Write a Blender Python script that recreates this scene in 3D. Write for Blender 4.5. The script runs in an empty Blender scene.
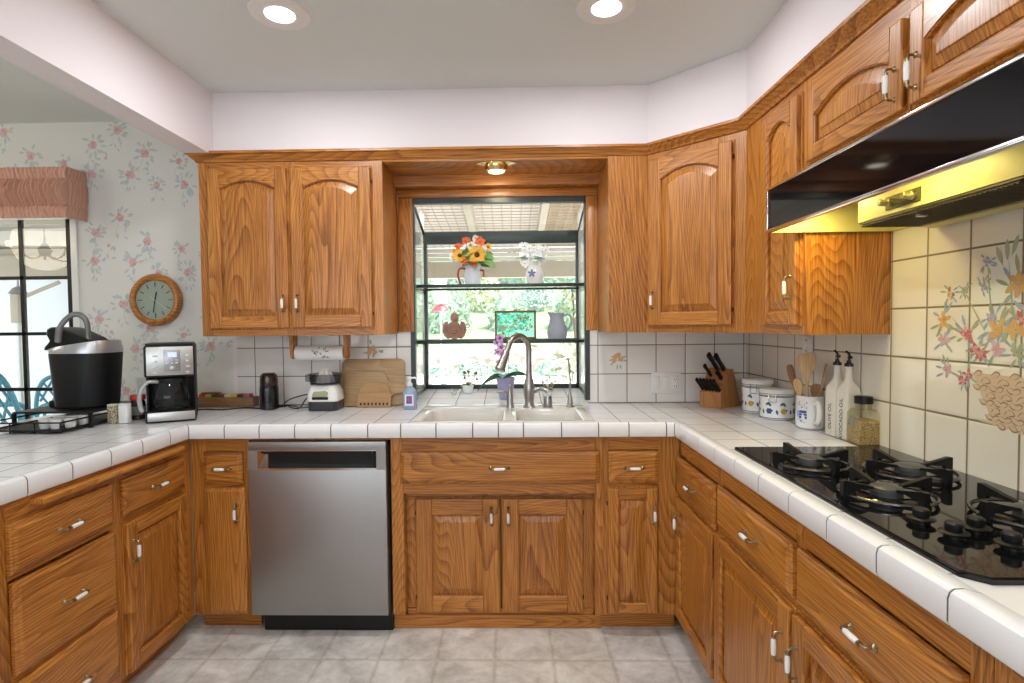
import bpy, bmesh, math, random
from mathutils import Vector, Matrix, Euler
random.seed(7)
PI = math.pi
SC = bpy.context.scene
COL = SC.collection
# ---------------------------------------------------------------- camera
cam_d = bpy.data.cameras.new('camera'); cam = bpy.data.objects.new('camera', cam_d); COL.objects.link(cam)
_f, _cx, _cy, _yw, _pt, _rl = 550.842, 500.2432, 343.2353, .0223, .0342, .0096
_r = Vector((math.cos(_yw), math.sin(_yw), 0)); _fw = Vector((-math.sin(_yw), math.cos(_yw), 0)); _u = Vector((0, 0, 1))
_f2 = _fw*math.cos(_pt)-_u*math.sin(_pt); _u2 = _fw*math.sin(_pt)+_u*math.cos(_pt)
_r3 = _r*math.cos(_rl)-_u2*math.sin(_rl); _u3 = _r*math.sin(_rl)+_u2*math.cos(_rl)
cam.matrix_world = Matrix(((_r3.x, _u3.x, -_f2.x, 0), (_r3.y, _u3.y, -_f2.y, -2.9225), (_r3.z, _u3.z, -_f2.z, 1.335), (0, 0, 0, 1)))
cam_d.sensor_fit = 'HORIZONTAL'; cam_d.sensor_width = 36; cam_d.lens = _f/1024*36
cam_d.shift_x = (512-_cx)/1024; cam_d.shift_y = (_cy-341.5)/1024
cam_d.clip_start = .05; cam_d.clip_end = 200
SC.camera = cam
# ---------------------------------------------------------------- world, sun, exposure
SC.view_settings.view_transform = 'Standard'; SC.view_settings.look = 'None'
SC.view_settings.exposure = -0.14; SC.view_settings.gamma = 1; SC.view_settings.use_curve_mapping = False
W = bpy.data.worlds.new('World'); SC.world = W; W.use_nodes = True
bg = W.node_tree.nodes['Background']; bg.inputs[0].default_value = (.86, .93, 1, 1); bg.inputs[1].default_value = 4.2
sun_d = bpy.data.lights.new('sun', 'SUN'); sun_d.energy = 14; sun_d.angle = .02; sun_d.color = (1, .95, .86)
sun = bpy.data.objects.new('sun', sun_d); COL.objects.link(sun)
sun.rotation_euler = Vector((-.42, .1, -.85)).to_track_quat('-Z', 'Y').to_euler()
SC.cycles.use_denoising = True
SC.cycles.max_bounces = 10; SC.cycles.diffuse_bounces = 5; SC.cycles.transparent_max_bounces = 16
SC.cycles.sample_clamp_indirect = 6
CAN_W, HOOD_W, VAL_W = 9, 1.7, 1.6

def lamp(name, kind, loc, power, color, size=.1, direction=(0, 0, -1), spread=None, parent=None):
    d = bpy.data.lights.new(name, kind); d.energy = power; d.color = color
    if kind == 'AREA':
        d.shape = 'DISK'; d.size = size
        if spread: d.spread = spread
    else: d.shadow_soft_size = size
    o = bpy.data.objects.new(name, d); COL.objects.link(o)
    o.location = loc; o.rotation_euler = Vector(direction).to_track_quat('-Z', 'Y').to_euler()
    if parent:
        o.parent = parent; o.location = Vector(loc)-parent.location
    return o
# ---------------------------------------------------------------- materials
def newmat(name):
    m = bpy.data.materials.new(name); m.use_nodes = True
    return m, m.node_tree, m.node_tree.nodes['Principled BSDF']
def mat(name, col, rough=.5, metal=0, emit=0, trans=0, spec=None, coat=0):
    m, t, b = newmat(name)
    b.inputs['Base Color'].default_value = (*col, 1); b.inputs['Roughness'].default_value = rough; b.inputs['Metallic'].default_value = metal
    if emit: b.inputs['Emission Color'].default_value = (*col, 1); b.inputs['Emission Strength'].default_value = emit
    if trans: b.inputs['Transmission Weight'].default_value = trans
    if spec is not None: b.inputs['Specular IOR Level'].default_value = spec
    if coat: b.inputs['Coat Weight'].default_value = coat; b.inputs['Coat Roughness'].default_value = .08
    return m
def N(t, typ, **kw):
    n = t.nodes.new(typ)
    for k, v in kw.items(): setattr(n, k, v)
    return n
def math_n(t, op, a, b=None, c=None):
    n = N(t, 'ShaderNodeMath', operation=op)
    for i, v in enumerate((a, b, c)):
        if v is None: continue
        if isinstance(v, (int, float)): n.inputs[i].default_value = v
        else: t.links.new(v, n.inputs[i])
    return n.outputs[0]
def ramp(t, fac, stops):
    n = N(t, 'ShaderNodeValToRGB'); e = n.color_ramp.elements
    while len(e) < len(stops): e.new(.5)
    for i, (p, c) in enumerate(stops): e[i].position = p; e[i].color = (*c, 1)
    t.links.new(fac, n.inputs[0]); return n.outputs[0]
def noise(t, vec, scale, detail=3, rough=.5, dist=0):
    n = N(t, 'ShaderNodeTexNoise'); n.inputs['Scale'].default_value = scale; n.inputs['Detail'].default_value = detail
    n.inputs['Roughness'].default_value = rough; n.inputs['Distortion'].default_value = dist
    t.links.new(vec, n.inputs['Vector']); return n.outputs['Fac']
def scaled(t, vec, s):
    n = N(t, 'ShaderNodeVectorMath', operation='MULTIPLY'); n.inputs[1].default_value = s
    t.links.new(vec, n.inputs[0]); return n.outputs[0]
def oak(name, axis, dark, mid, light, rough=.36, freq=92, flat='y', ns=3.2):
    m, t, b = newmat(name)
    tc = N(t, 'ShaderNodeTexCoord'); oi = N(t, 'ShaderNodeObjectInfo')
    off = N(t, 'ShaderNodeVectorMath', operation='SCALE'); off.inputs[0].default_value = (31, 17, 23); t.links.new(oi.outputs['Random'], off.inputs['Scale'])
    ad = N(t, 'ShaderNodeVectorMath', operation='ADD'); t.links.new(tc.outputs['Object'], ad.inputs[0]); t.links.new(off.outputs[0], ad.inputs[1])
    v = ad.outputs[0]
    k = [1, 1, 1]; k['xyz'.index(flat)] = .3; k['xyz'.index(axis)] = .11
    n1 = noise(t, scaled(t, v, k), ns, 1.6, .35)
    rings = math_n(t, 'FRACT', math_n(t, 'MULTIPLY', n1, freq))
    rings = math_n(t, 'POWER', rings, 2.2)
    k = [1, 1, 1]; k['xyz'.index(flat)] = .3; k['xyz'.index(axis)] = .022
    fine = noise(t, scaled(t, v, k), 260, 3, .65)
    k = [1, 1, 1]; k['xyz'.index(flat)] = .3; k['xyz'.index(axis)] = .15
    big = noise(t, scaled(t, v, k), 4, 2)
    s = math_n(t, 'SUBTRACT', 1.0, math_n(t, 'MULTIPLY', rings, .36))
    s = math_n(t, 'MULTIPLY', s, .62)
    s = math_n(t, 'ADD', s, math_n(t, 'MULTIPLY', math_n(t, 'SUBTRACT', fine, .5), 1.0))
    s = math_n(t, 'ADD', s, math_n(t, 'MULTIPLY', math_n(t, 'SUBTRACT', big, .5), .35))
    c = ramp(t, s, [(.2, dark), (.46, mid), (.72, light)])
    t.links.new(c, b.inputs['Base Color']); b.inputs['Roughness'].default_value = rough
    bp = N(t, 'ShaderNodeBump'); bp.inputs['Strength'].default_value = .12; bp.inputs['Distance'].default_value = .002
    t.links.new(fine, bp.inputs['Height']); t.links.new(bp.outputs[0], b.inputs['Normal'])
    b.inputs['Coat Weight'].default_value = .12; b.inputs['Coat Roughness'].default_value = .18
    return m
OD, OM, OL = (.105, .029, .004), (.325, .108, .014), (.57, .235, .042)
OV = oak('oak_upright', 'z', OD, OM, OL); OH = oak('oak_lengthwise', 'x', OD, OM, OL)
OS = oak('oak_side_upright', 'z', OD, OM, OL, flat='x', ns=4.5); OY = oak('oak_depthwise', 'y', OD, OM, OL, flat='z'); OAK = [OV, OH]
def tile(name, axes, col, grout, pitch=.1524, off=(0, 0), rough=.13, mort=.0022, var=.03):
    m, t, b = newmat(name)
    tc = N(t, 'ShaderNodeTexCoord'); sx = N(t, 'ShaderNodeSeparateXYZ'); t.links.new(tc.outputs['Object'], sx.inputs[0])
    d = []
    ids = []
    for a, o in zip(axes, off):
        q = math_n(t, 'DIVIDE', math_n(t, 'SUBTRACT', sx.outputs['XYZ'.index(a)], o), pitch)
        fr = math_n(t, 'FRACT', q); ids.append(math_n(t, 'FLOOR', q))
        d.append(math_n(t, 'MINIMUM', fr, math_n(t, 'SUBTRACT', 1, fr)))
    e = math_n(t, 'MULTIPLY', math_n(t, 'MINIMUM', d[0], d[1]), pitch)
    mr = N(t, 'ShaderNodeMapRange'); mr.inputs[1].default_value = mort*.7; mr.inputs[2].default_value = mort*1.25
    t.links.new(e, mr.inputs[0])
    cmb = N(t, 'ShaderNodeCombineXYZ'); t.links.new(ids[0], cmb.inputs[0]); t.links.new(ids[1], cmb.inputs[1])
    wn = N(t, 'ShaderNodeTexWhiteNoise', noise_dimensions='2D'); t.links.new(cmb.outputs[0], wn.inputs[0])
    br = math_n(t, 'MULTIPLY_ADD', wn.outputs['Value'], var, 1-var)
    tcol = N(t, 'ShaderNodeMix', data_type='RGBA', blend_type='MULTIPLY'); tcol.inputs[0].default_value = 1
    tcol.inputs[6].default_value = (*col, 1); t.links.new(br, tcol.inputs[7])
    mx = N(t, 'ShaderNodeMix', data_type='RGBA'); t.links.new(mr.outputs[0], mx.inputs[0]); mx.inputs[6].default_value = (*grout, 1)
    t.links.new(tcol.outputs[2], mx.inputs[7]); t.links.new(mx.outputs[2], b.inputs['Base Color'])
    rr = math_n(t, 'MULTIPLY_ADD', mr.outputs[0], rough-.8, .8); t.links.new(rr, b.inputs['Roughness'])
    mr2 = N(t, 'ShaderNodeMapRange'); mr2.inputs[1].default_value = mort*.5; mr2.inputs[2].default_value = mort*3; t.links.new(e, mr2.inputs[0])
    bp = N(t, 'ShaderNodeBump'); bp.inputs['Strength'].default_value = .5; bp.inputs['Distance'].default_value = .002
    t.links.new(mr2.outputs[0], bp.inputs['Height']); t.links.new(bp.outputs[0], b.inputs['Normal'])
    return m
GROUT = (.12, .10, .085)
M_TILE_BACK = tile('backsplash_tile', 'XZ', (.78, .755, .72), GROUT, off=(-1.3785, .9155))
M_TILE_RIGHT = tile('backsplash_tile_right', 'YZ', (.80, .77, .69), (.22, .185, .125), mort=.003, off=(-1.112, .9155))
M_TOP = tile('counter_tile', 'XY', (.83, .84, .86), GROUT, off=(-.763, -.182))  # white tile with the bluish daylight cast put into its colour
M_TOP_R = tile('counter_tile_right', 'XY', (.82, .81, .79), GROUT, off=(.705, -.182))  # same white tile, warmer light on this side put into the colour
M_CAP = mat('glazed_white_trim', (.82, .82, .83), .14)
M_GROUT = mat('grout', GROUT, .9)
def plaster(name, col, rough=.85):
    m, t, b = newmat(name)
    tc = N(t, 'ShaderNodeTexCoord')
    n = noise(t, tc.outputs['Object'], 60, 4)
    bp = N(t, 'ShaderNodeBump'); bp.inputs['Strength'].default_value = .08; bp.inputs['Distance'].default_value = .003
    t.links.new(n, bp.inputs['Height']); t.links.new(bp.outputs[0], b.inputs['Normal'])
    b.inputs['Base Color'].default_value = (*col, 1); b.inputs['Roughness'].default_value = rough
    return m
M_CEIL = plaster('ceiling_paint', (.70, .735, .72)); M_SOFFIT = plaster('pinkish_white_paint', (.82, .765, .785))
M_WALLPAPER = plaster('wallpaper_ground', (.74, .735, .70), .6)
M_STUCCO = plaster('stucco', (.72, .75, .78))
def floor_mat():
    m, t, b = newmat('stone_vinyl')
    tc = N(t, 'ShaderNodeTexCoord'); v = tc.outputs['Object']
    n = noise(t, v, 5, 6, .62, .8); n2 = noise(t, v, 28, 4, .6)
    s = math_n(t, 'ADD', math_n(t, 'MULTIPLY', n, .75), math_n(t, 'MULTIPLY', n2, .25))
    c = ramp(t, s, [(.33, (.40, .375, .34)), (.5, (.64, .615, .575)), (.64, (.82, .80, .77))])
    sx = N(t, 'ShaderNodeSeparateXYZ'); t.links.new(v, sx.inputs[0]); d = []
    for a in (0, 1):
        wob = math_n(t, 'MULTIPLY', math_n(t, 'SUBTRACT', n2, .5), .12)
        q = math_n(t, 'FRACT', math_n(t, 'ADD', math_n(t, 'DIVIDE', sx.outputs[a], .232), math_n(t, 'ADD', wob, .35)))
        d.append(math_n(t, 'MINIMUM', q, math_n(t, 'SUBTRACT', 1, q)))
    e = math_n(t, 'MINIMUM', d[0], d[1])
    mr = N(t, 'ShaderNodeMapRange'); mr.inputs[1].default_value = .008; mr.inputs[2].default_value = .05; t.links.new(e, mr.inputs[0])
    mx = N(t, 'ShaderNodeMix', data_type='RGBA', blend_type='MULTIPLY'); mx.inputs[0].default_value = 1
    t.links.new(c, mx.inputs[6]); gl = ramp(t, mr.outputs[0], [(0, (.80, .77, .73)), (1, (1, 1, 1))]); t.links.new(gl, mx.inputs[7])
    t.links.new(mx.outputs[2], b.inputs['Base Color']); b.inputs['Roughness'].default_value = .38
    return m
M_FLOOR = floor_mat()
def steel(name, col, axis, rough=.3):
    m, t, b = newmat(name)
    tc = N(t, 'ShaderNodeTexCoord'); k = [1, 1, 1]; k['xyz'.index(axis)] = .01
    n = noise(t, scaled(t, tc.outputs['Object'], k), 300, 2)
    r = math_n(t, 'MULTIPLY_ADD', n, .16, rough-.08); t.links.new(r, b.inputs['Roughness'])
    b.inputs['Base Color'].default_value = (*col, 1); b.inputs['Metallic'].default_value = 1; b.inputs['Anisotropic'].default_value = .2
    return m
M_STEEL = steel('brushed_steel', (.40, .395, .39), 'z', .44)
M_CHROME = mat('chrome', (.75, .75, .77), .12, 1); M_NICKEL = mat('brushed_nickel', (.42, .41, .40), .3, 1)
M_BRASS = mat('aged_brass', (.33, .26, .15), .28, 1); M_GOLD = mat('polished_brass', (.75, .55, .25), .15, 1)
M_WHITE = mat('white_ceramic', (.82, .82, .80), .15); M_SINK = mat('sink_enamel', (.68, .65, .60), .14)
M_BLACK = mat('black_plastic', (.006, .006, .0065), .4, spec=.35); M_BGLOSS = mat('black_gloss', (.005, .005, .006), .04, spec=.45); M_HOODG = mat('hood_black_glass', (.004, .004, .005), .06, spec=.25)
M_DKGREY = mat('burner_grey', (.10, .10, .10), .45, .5); M_BIRON = mat('black_cast_iron', (.006, .006, .006), .45, spec=.35); M_DARK = mat('dark_gap', (.008, .008, .008), .8)
M_FRAMEBK = mat('dark_bronze_frame', (.035, .045, .045), .35, .3)
M_OFFWHITE = mat('offwhite_plastic', (.80, .79, .77), .4); M_SILVER = mat('silver_plastic', (.55, .56, .58), .28, .7)
def glass(name, col=(1, 1, 1), alpha=.0, rough=0):
    m = bpy.data.materials.new(name); m.use_nodes = True; t = m.node_tree; t.nodes.clear()
    o = N(t, 'ShaderNodeOutputMaterial'); tr = N(t, 'ShaderNodeBsdfTransparent'); tr.inputs[0].default_value = (*col, 1)
    g = N(t, 'ShaderNodeBsdfGlossy'); g.inputs['Roughness'].default_value = rough
    fz = N(t, 'ShaderNodeFresnel'); fz.inputs[0].default_value = 1.45
    ge = N(t, 'ShaderNodeNewGeometry'); fr = math_n(t, 'MULTIPLY', math_n(t, 'MINIMUM', fz.outputs[0], .5), math_n(t, 'SUBTRACT', 1, ge.outputs['Backfacing']))
    mx = N(t, 'ShaderNodeMixShader'); t.links.new(fr, mx.inputs[0]); t.links.new(tr.outputs[0], mx.inputs[1]); t.links.new(g.outputs[0], mx.inputs[2])
    t.links.new(mx.outputs[0], o.inputs[0]); return m
M_GLASS = glass('window_glass', (.95, .97, .96)); M_CLEAR = glass('clear_glass', (.93, .95, .95))
M_SMOKE = glass('smoked_plastic', (.25, .2, .18)); M_BLUEG = glass('pale_blue_plastic', (.72, .8, .9)); M_TURQ = glass('turquoise_glass', (.6, .93, .9))
M_GREYP = glass('grey_clear_plastic', (.62, .62, .64), rough=.1)
def bamboo(name, a, b_, axis='z'): return oak(name, axis, tuple(x*.75 for x in a), a, b_, .5, 30)
M_BAMBOO = bamboo('bamboo', (.42, .27, .13), (.5, .34, .17), 'x'); M_BEECH = bamboo('beech', (.5, .28, .12), (.58, .36, .17))
M_BLOCK = bamboo('block_wood', (.36, .15, .045), (.45, .21, .07)); M_OLIVE = bamboo('spoon_wood', (.5, .32, .14), (.6, .42, .22)); M_DKSPOON = bamboo('dark_spoon_wood', (.2, .08, .03), (.28, .12, .05))
# ---------------------------------------------------------------- mesh builder
ROOT = {}
def cval(seq): return [Vector(s) for s in seq]
class MB:
    def __init__(s): s.bm = bmesh.new(); s.mi = 0
    def _tag(s, faces):
        for f in faces: f.material_index = s.mi
    def m(s, i): s.mi = i; return s
    def box(s, x0, x1, y0, y1, z0, z1, bev=0, seg=2, mtx=None):
        r = bmesh.ops.create_cube(s.bm, size=1); vs = r['verts']
        for v in vs: v.co = Vector(((x0+x1)/2+v.co.x*(x1-x0), (y0+y1)/2+v.co.y*(y1-y0), (z0+z1)/2+v.co.z*(z1-z0)))
        fs = {f for v in vs for f in v.link_faces}
        s._tag(fs)
        if bev:
            es = {e for v in vs for e in v.link_edges}
            r = bmesh.ops.bevel(s.bm, geom=list(es), offset=bev, segments=seg, affect='EDGES', profile=.5)
            s._tag(r['faces']); vs = list({v for f in r['faces'] for v in f.verts})
            fs2 = {f for v in vs for f in v.link_faces}; s._tag(fs2); vs = list({v for f in fs2 for v in f.verts})
        if mtx:
            for v in vs: v.co = mtx @ v.co
        return s
    def loft(s, loops, cap0=True, cap1=True, closed=True):
        L = [[s.bm.verts.new(p) for p in lp] for lp in loops]; n = len(L[0])
        fs = []
        for a, b in zip(L, L[1:]):
            for i in range(n if closed else n-1):
                j = (i+1) % n
                try: fs.append(s.bm.faces.new((a[i], a[j], b[j], b[i])))
                except ValueError: pass
        if cap0: fs.append(s.bm.faces.new(L[0][::-1]))
        if cap1: fs.append(s.bm.faces.new(L[-1]))
        s._tag(fs); return s
    def prism(s, pts, y0, y1, axis='y'):
        q = {'y': lambda a, b, c: (a, c, b), 'x': lambda a, b, c: (c, a, b), 'z': lambda a, b, c: (a, b, c)}[axis]
        return s.loft([[q(a, b, y0) for a, b in pts], [q(a, b, y1) for a, b in pts]])
    def lathe(s, prof, c=(0, 0, 0), seg=32, axis='z', sx=1, sy=1, mtx=None, cap=True):
        loops = []
        for r, z in prof:
            lp = []
            for i in range(seg):
                a = 2*PI*i/seg; x, y = r*math.cos(a)*sx, r*math.sin(a)*sy
                p = {'z': (x, y, z), 'y': (x, z, y), 'x': (z, x, y)}[axis]
                p = Vector(p)+Vector(c)
                lp.append(mtx @ p if mtx else p)
            loops.append(lp)
        return s.loft(loops, cap, cap)
    def tube(s, path, r, seg=10, cap=True):
        P = cval(path); n = len(P); R = r if isinstance(r, (list, tuple)) else [r]*n
        loops = []; up = None
        for i in range(n):
            t = (P[min(i+1, n-1)]-P[max(i-1, 0)]).normalized()
            if up is None:
                up = Vector((0, 0, 1)) if abs(t.z) < .9 else Vector((0, 1, 0))
            a = t.cross(up); a.normalize(); b = a.cross(t); up = b
            loops.append([P[i]+R[i]*(math.cos(2*PI*k/seg)*a+math.sin(2*PI*k/seg)*b) for k in range(seg)])
        return s.loft(loops, cap, cap)
    def ball(s, c, r, seg=12, sc=(1, 1, 1), mtx=None):
        q = bmesh.ops.create_uvsphere(s.bm, u_segments=seg, v_segments=max(6, seg//2), radius=1)
        for v in q['verts']:
            p = Vector((v.co.x*r*sc[0], v.co.y*r*sc[1], v.co.z*r*sc[2]))
            if mtx: p = mtx @ p
            v.co = p+Vector(c)
        s._tag({f for v in q['verts'] for f in v.link_faces}); return s
    def poly(s, pts):
        f = s.bm.faces.new([s.bm.verts.new(p) for p in pts]); s._tag([f]); return s
    def build(s, name, mats, parent=None, world=False, loc=None, rot=None, smooth=True, kind=None, label=None, scale=None):
        if parent is not None and world: s.bm.transform(ROOT[parent.name].inverted())
        bmesh.ops.recalc_face_normals(s.bm, faces=s.bm.faces)
        me = bpy.data.meshes.new(name); s.bm.to_mesh(me); s.bm.free()
        for mm in (mats if isinstance(mats, (list, tuple)) else [mats]): me.materials.append(mm)
        if smooth:
            for p in me.polygons: p.use_smooth = True
            me.set_sharp_from_angle(angle=math.radians(34))
        o = bpy.data.objects.new(name, me); COL.objects.link(o)
        if parent is not None: o.parent = parent
        if loc: o.location = loc
        if rot: o.rotation_euler = rot
        M = Matrix.LocRotScale(Vector(loc or (0, 0, 0)), Euler(rot or (0, 0, 0)), None)
        ROOT[o.name] = (ROOT[parent.name] @ M) if parent is not None else M
        if scale: o.scale = (scale,)*3
        if kind: o['kind'] = kind
        if label: o['label'] = label
        return o
def tag(o, label, cat, group=None, kind=None):
    o['label'] = label; o['category'] = cat
    if group: o['group'] = group
    if kind: o['kind'] = kind
    return o
def thing(name, label, cat, loc=(0, 0, 0), rz=0, group=None):
    o = bpy.data.objects.new(name, None); COL.objects.link(o); o.empty_display_size = .05
    o.location = loc; o.rotation_euler = (0, 0, rz); ROOT[o.name] = Matrix.LocRotScale(Vector(loc), Euler((0, 0, rz)), None)
    return tag(o, label, cat, group)
def copy_tree(o, loc=None, rz=None, label=None):
    c = o.copy(); COL.objects.link(c)
    if loc is not None: c.location = loc
    if rz is not None: c.rotation_euler.z = rz
    if label: c['label'] = label
    for ch in list(o.children):
        d = ch.copy(); COL.objects.link(d); d.parent = c
        for g in list(ch.children):
            e = g.copy(); COL.objects.link(e); e.parent = d
    return c
def struct(name, mb, mats, parent=None, smooth=True, loc=None):
    o = mb.build(name, mats, parent, world=parent is not None, smooth=smooth, loc=loc)
    o['kind'] = 'structure'; return o
def spline(pts, n=8):
    P = cval(pts); out = []
    for i in range(len(P)-1):
        a, b, c, d = P[max(i-1, 0)], P[i], P[i+1], P[min(i+2, len(P)-1)]
        for k in range(n):
            t = k/n
            out.append(.5*((2*b)+(c-a)*t+(2*a-5*b+4*c-d)*t*t+(3*b-a-3*c+d)*t**3))
    out.append(P[-1]); return out
def rrect(x0, x1, y0, y1, r, z, n=5):
    out = []
    for cx, cy, a0 in ((x1-r, y1-r, 0), (x0+r, y1-r, 90), (x0+r, y0+r, 180), (x1-r, y0+r, 270)):
        for k in range(n+1):
            a = math.radians(a0+90*k/n); out.append((cx+r*math.cos(a), cy+r*math.sin(a), z))
    return out
# ================================================================ ROOM SHELL
XR = 1.2346; CEIL = 2.432; SOF = 2.143; YF = -.33; XU = .95
struct('floor', MB().box(-4.6, 1.5, -6.2, .05, -.1, 0), M_FLOOR)
struct('ceiling', MB().box(-4.6, 1.5, -6.2, .2, CEIL, CEIL+.15), M_CEIL)
WX0, WX1, WZ1 = -.54, .408, 2.0         # garden window opening in the back wall
DX1, DZ0, DZ1 = -2.36, .6, 1.965       # dining window
b = MB()
b.box(-1.5, WX0, 0, .12, 0, CEIL).box(WX0, WX1, 0, .12, 0, .91).box(WX0, WX1, 0, .12, WZ1, CEIL).box(WX1, 1.45, 0, .12, 0, CEIL)
struct('wall_back', b, M_SOFFIT)
b = MB(); b.box(DX1, -1.5, 0, .12, 0, CEIL).box(-4.6, DX1, 0, .12, DZ1, CEIL).box(-4.6, DX1, 0, .12, 0, DZ0).box(-4.6, -3.9, 0, .12, DZ0, DZ1)
wp = struct('wall_dining', b, M_WALLPAPER)
struct('wall_right', MB().box(XR, XR+.15, -6.2, .12, 0, CEIL), M_SOFFIT)
struct('wall_left', MB().box(-4.75, -4.6, -6.2, .12, 0, CEIL), M_WALLPAPER)
b = MB(); b.box(-4.6, -3.2, -6.3, -6.2, 0, CEIL).box(.9, 1.5, -6.3, -6.2, 0, CEIL).box(-3.2, .9, -6.3, -6.2, 2.15, CEIL).box(-3.2, .9, -6.3, -6.2, 0, .95)  # unseen rear wall, its opening shaped to let in fill daylight
struct('wall_rear', b, M_SOFFIT)
# soffit above the cabinets (back, corner and right) and the beam over the peninsula
b = MB().prism([(-1.51, 0), (-1.51, YF), (.634, YF), (XU, -.655), (XU, -6.2), (XR, -6.2), (XR, 0)], SOF, CEIL, 'z')
struct('ceiling_soffit', b, M_SOFFIT, smooth=False)
struct('ceiling_beam', MB().box(-1.515, -1.4, -6.2, -.32, SOF, CEIL), M_SOFFIT)
# tiled backsplash
b = MB(); b.box(-1.475, WX0+.001, -.009, 0, .88, 1.30).box(WX1-.001, XR-.005, -.009, 0, .88, 1.30)
b.box(WX0, WX0+.012, -.009, .41, .90, 1.995).box(WX1-.012, WX1, -.009, .41, .90, 1.995)
bs = struct('wall_back_tile', b, M_TILE_BACK, smooth=False)
bsr = struct('wall_right_tile', MB().box(XR-.009, XR, -6.2, -.0, .90, 1.80), M_TILE_RIGHT, smooth=False)
# wallpaper sprigs
PINK = mat('faded_rose', (.68, .47, .47), .7); PINK2 = mat('deep_rose', (.60, .34, .35), .7); LEAF1 = mat('blue_green_print', (.50, .58, .60), .7); LEAF2 = mat('grey_green_print', (.56, .60, .56), .7)
PK = [0]
def flat_petal(mb, cx, cz, ang, ln, wd, y, swap=None):
    PK[0] = (PK[0]+1) % 97; y -= PK[0]*2.5e-6
    if swap is not None: swap -= PK[0]*2.5e-6
    ca, sa = math.cos(ang), math.sin(ang); pts = []
    for t, w in ((0, 0), (.3, .8), (.6, 1), (.85, .6), (1, 0), (.85, -.6), (.6, -1), (.3, -.8)):
        a, q = t*ln, w*wd/2; px, pz = cx+a*ca-q*sa, cz+a*sa+q*ca
        pts.append((px, y, pz) if swap is None else (swap, px, pz))
    mb.poly(pts)
cells = [(-2.091, 2.388), (-1.947, 2.261), (-1.766, 2.218), (-2.031, 2.15), (-1.891, 2.095), (-1.736, 2.093), (-2.226, 2.311), (-2.16, 2.2), (-1.62, 2.16)]
b = MB(); rr = random.Random(3)
for i in range(-4, 2):
    for j in range(-5, 2):
        for k, (cx, cz) in enumerate(cells):
            x, z = cx+i*.62, cz+j*.4635
            if not (-4.4 < x < -1.485 and .85 < z < 2.41): continue
            if x < DX1+.06 and z < DZ1+.03: continue
            big = .75 if k in (2, 4, 7) else 1
            if k == 7: 
                for q in range(5):
                    b.m(2); flat_petal(b, x+rr.uniform(-.03, .03), z+rr.uniform(-.05, .05), rr.uniform(0, 6.28), .03, .012, -.0006)
                b.m(0); flat_petal(b, x, z+.03, 1.5, .022, .02, -.0009); continue
            for q in range(14):
                a = rr.uniform(0, 6.28); d = rr.uniform(.018, .042)*big
                b.m(2+q % 2); flat_petal(b, x+d*math.cos(a), z+d*math.sin(a), a+rr.uniform(-.5, .5), .034*big, .013, -.0006)
            for q in range(4):
                d = rr.uniform(.05, .10); b.m(2+q % 2)
                xx, zz = x+rr.uniform(-.025, .025), z-d
                flat_petal(b, xx, zz, rr.uniform(3.6, 5.8), .026, .009, -.0006)
            b.m(3); flat_petal(b, x, z, 4.6+rr.uniform(-.3, .3), .12*big, .003, -.0005)
            for q in range(6):
                a = q*1.047+rr.uniform(-.3, .3); b.m(0); flat_petal(b, x, z, a, .03*big*rr.uniform(.7, 1.1), .024*big, -.0009)
            for q in range(3): b.m(1); flat_petal(b, x+rr.uniform(-.01, .01), z+rr.uniform(-.01, .01), rr.uniform(0, 6.28), .016, .012, -.0012)
struct('wallpaper_print', b, [PINK, PINK2, LEAF1, LEAF2], wp, smooth=False)
# painted flowers on two tiles of the back wall
GOLDF = mat('painted_gold', (0.65, 0.44, 0.15), .5); PLEAF = mat('painted_leaf', (0.37, 0.415, 0.28), .5); PRED = mat('painted_red', (0.515, 0.155, 0.16), .5)
POR = mat('painted_orange', (0.65, 0.37, 0.18), .5); PPINK = mat('painted_pink', (0.68, 0.385, 0.4), .5); PLIL = mat('painted_lilac', (0.535, 0.45, 0.575), .5)
PBLUE = mat('painted_blue', (0.31, 0.42, 0.525), .5); PBROWN = mat('painted_brown', (.36, .22, .14), .5); PTAN = mat('painted_tan', (.66, .52, .38), .5)
PAINT = [GOLDF, PLEAF, PRED, POR, PPINK, PLIL, PBLUE, PBROWN, PTAN]
b = MB(); rr = random.Random(5)
for x, z in ((.555, 1.152), (-.745, 1.2)):
    for q in range(9):
        a = rr.uniform(0, 6.28); d = rr.uniform(.0, .035); b.m(1); flat_petal(b, x+d*math.cos(a), z+d*math.sin(a), a, .03, .009, -.0098)
    for dx, dz in ((-.012, .008), (.012, -.006), (-.02, -.012), (.004, .016)):
        for q in range(5): b.m(0 if q % 2 else 3); flat_petal(b, x+dx, z+dz, q*1.256, .015, .012, -.0102)
struct('tile_motif', b, PAINT, bs, smooth=False)
# basket of fruit and flowers painted over the tiles by the hob
b = MB(); rr = random.Random(9); XT = XR-.0098
SEC = {0: 3, 1: 1, 2: 4, 3: 0, 4: 2, 5: 4, 6: 5, 7: 8}
def flower(y, z, s, c, n=6, leaf=True):
    for q in range(7):
        a = rr.uniform(0, 6.28); b.m(1 if q % 3 else 6); flat_petal(b, y+math.cos(a)*s*.6, z+math.sin(a)*s*.6, a+rr.uniform(-.5, .5), s*rr.uniform(.8, 1.4), s*.28, 0, XT)
    for q in range(9):
        b.m(c if q % 3 else SEC[c]); flat_petal(b, y+rr.uniform(-.2, .2)*s, z+rr.uniform(-.2, .2)*s, q*2*PI/9+rr.random(), s*rr.uniform(.6, .95), s*.42, 0, XT-.0004)
    for q in range(5): b.m(SEC[c]); flat_petal(b, y, z, q*2*PI/5+rr.random(), s*.45, s*.22, 0, XT-.0008)
    b.m(7); flat_petal(b, y-.002, z, 0, .004, .004, 0, XT-.0012)
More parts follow.
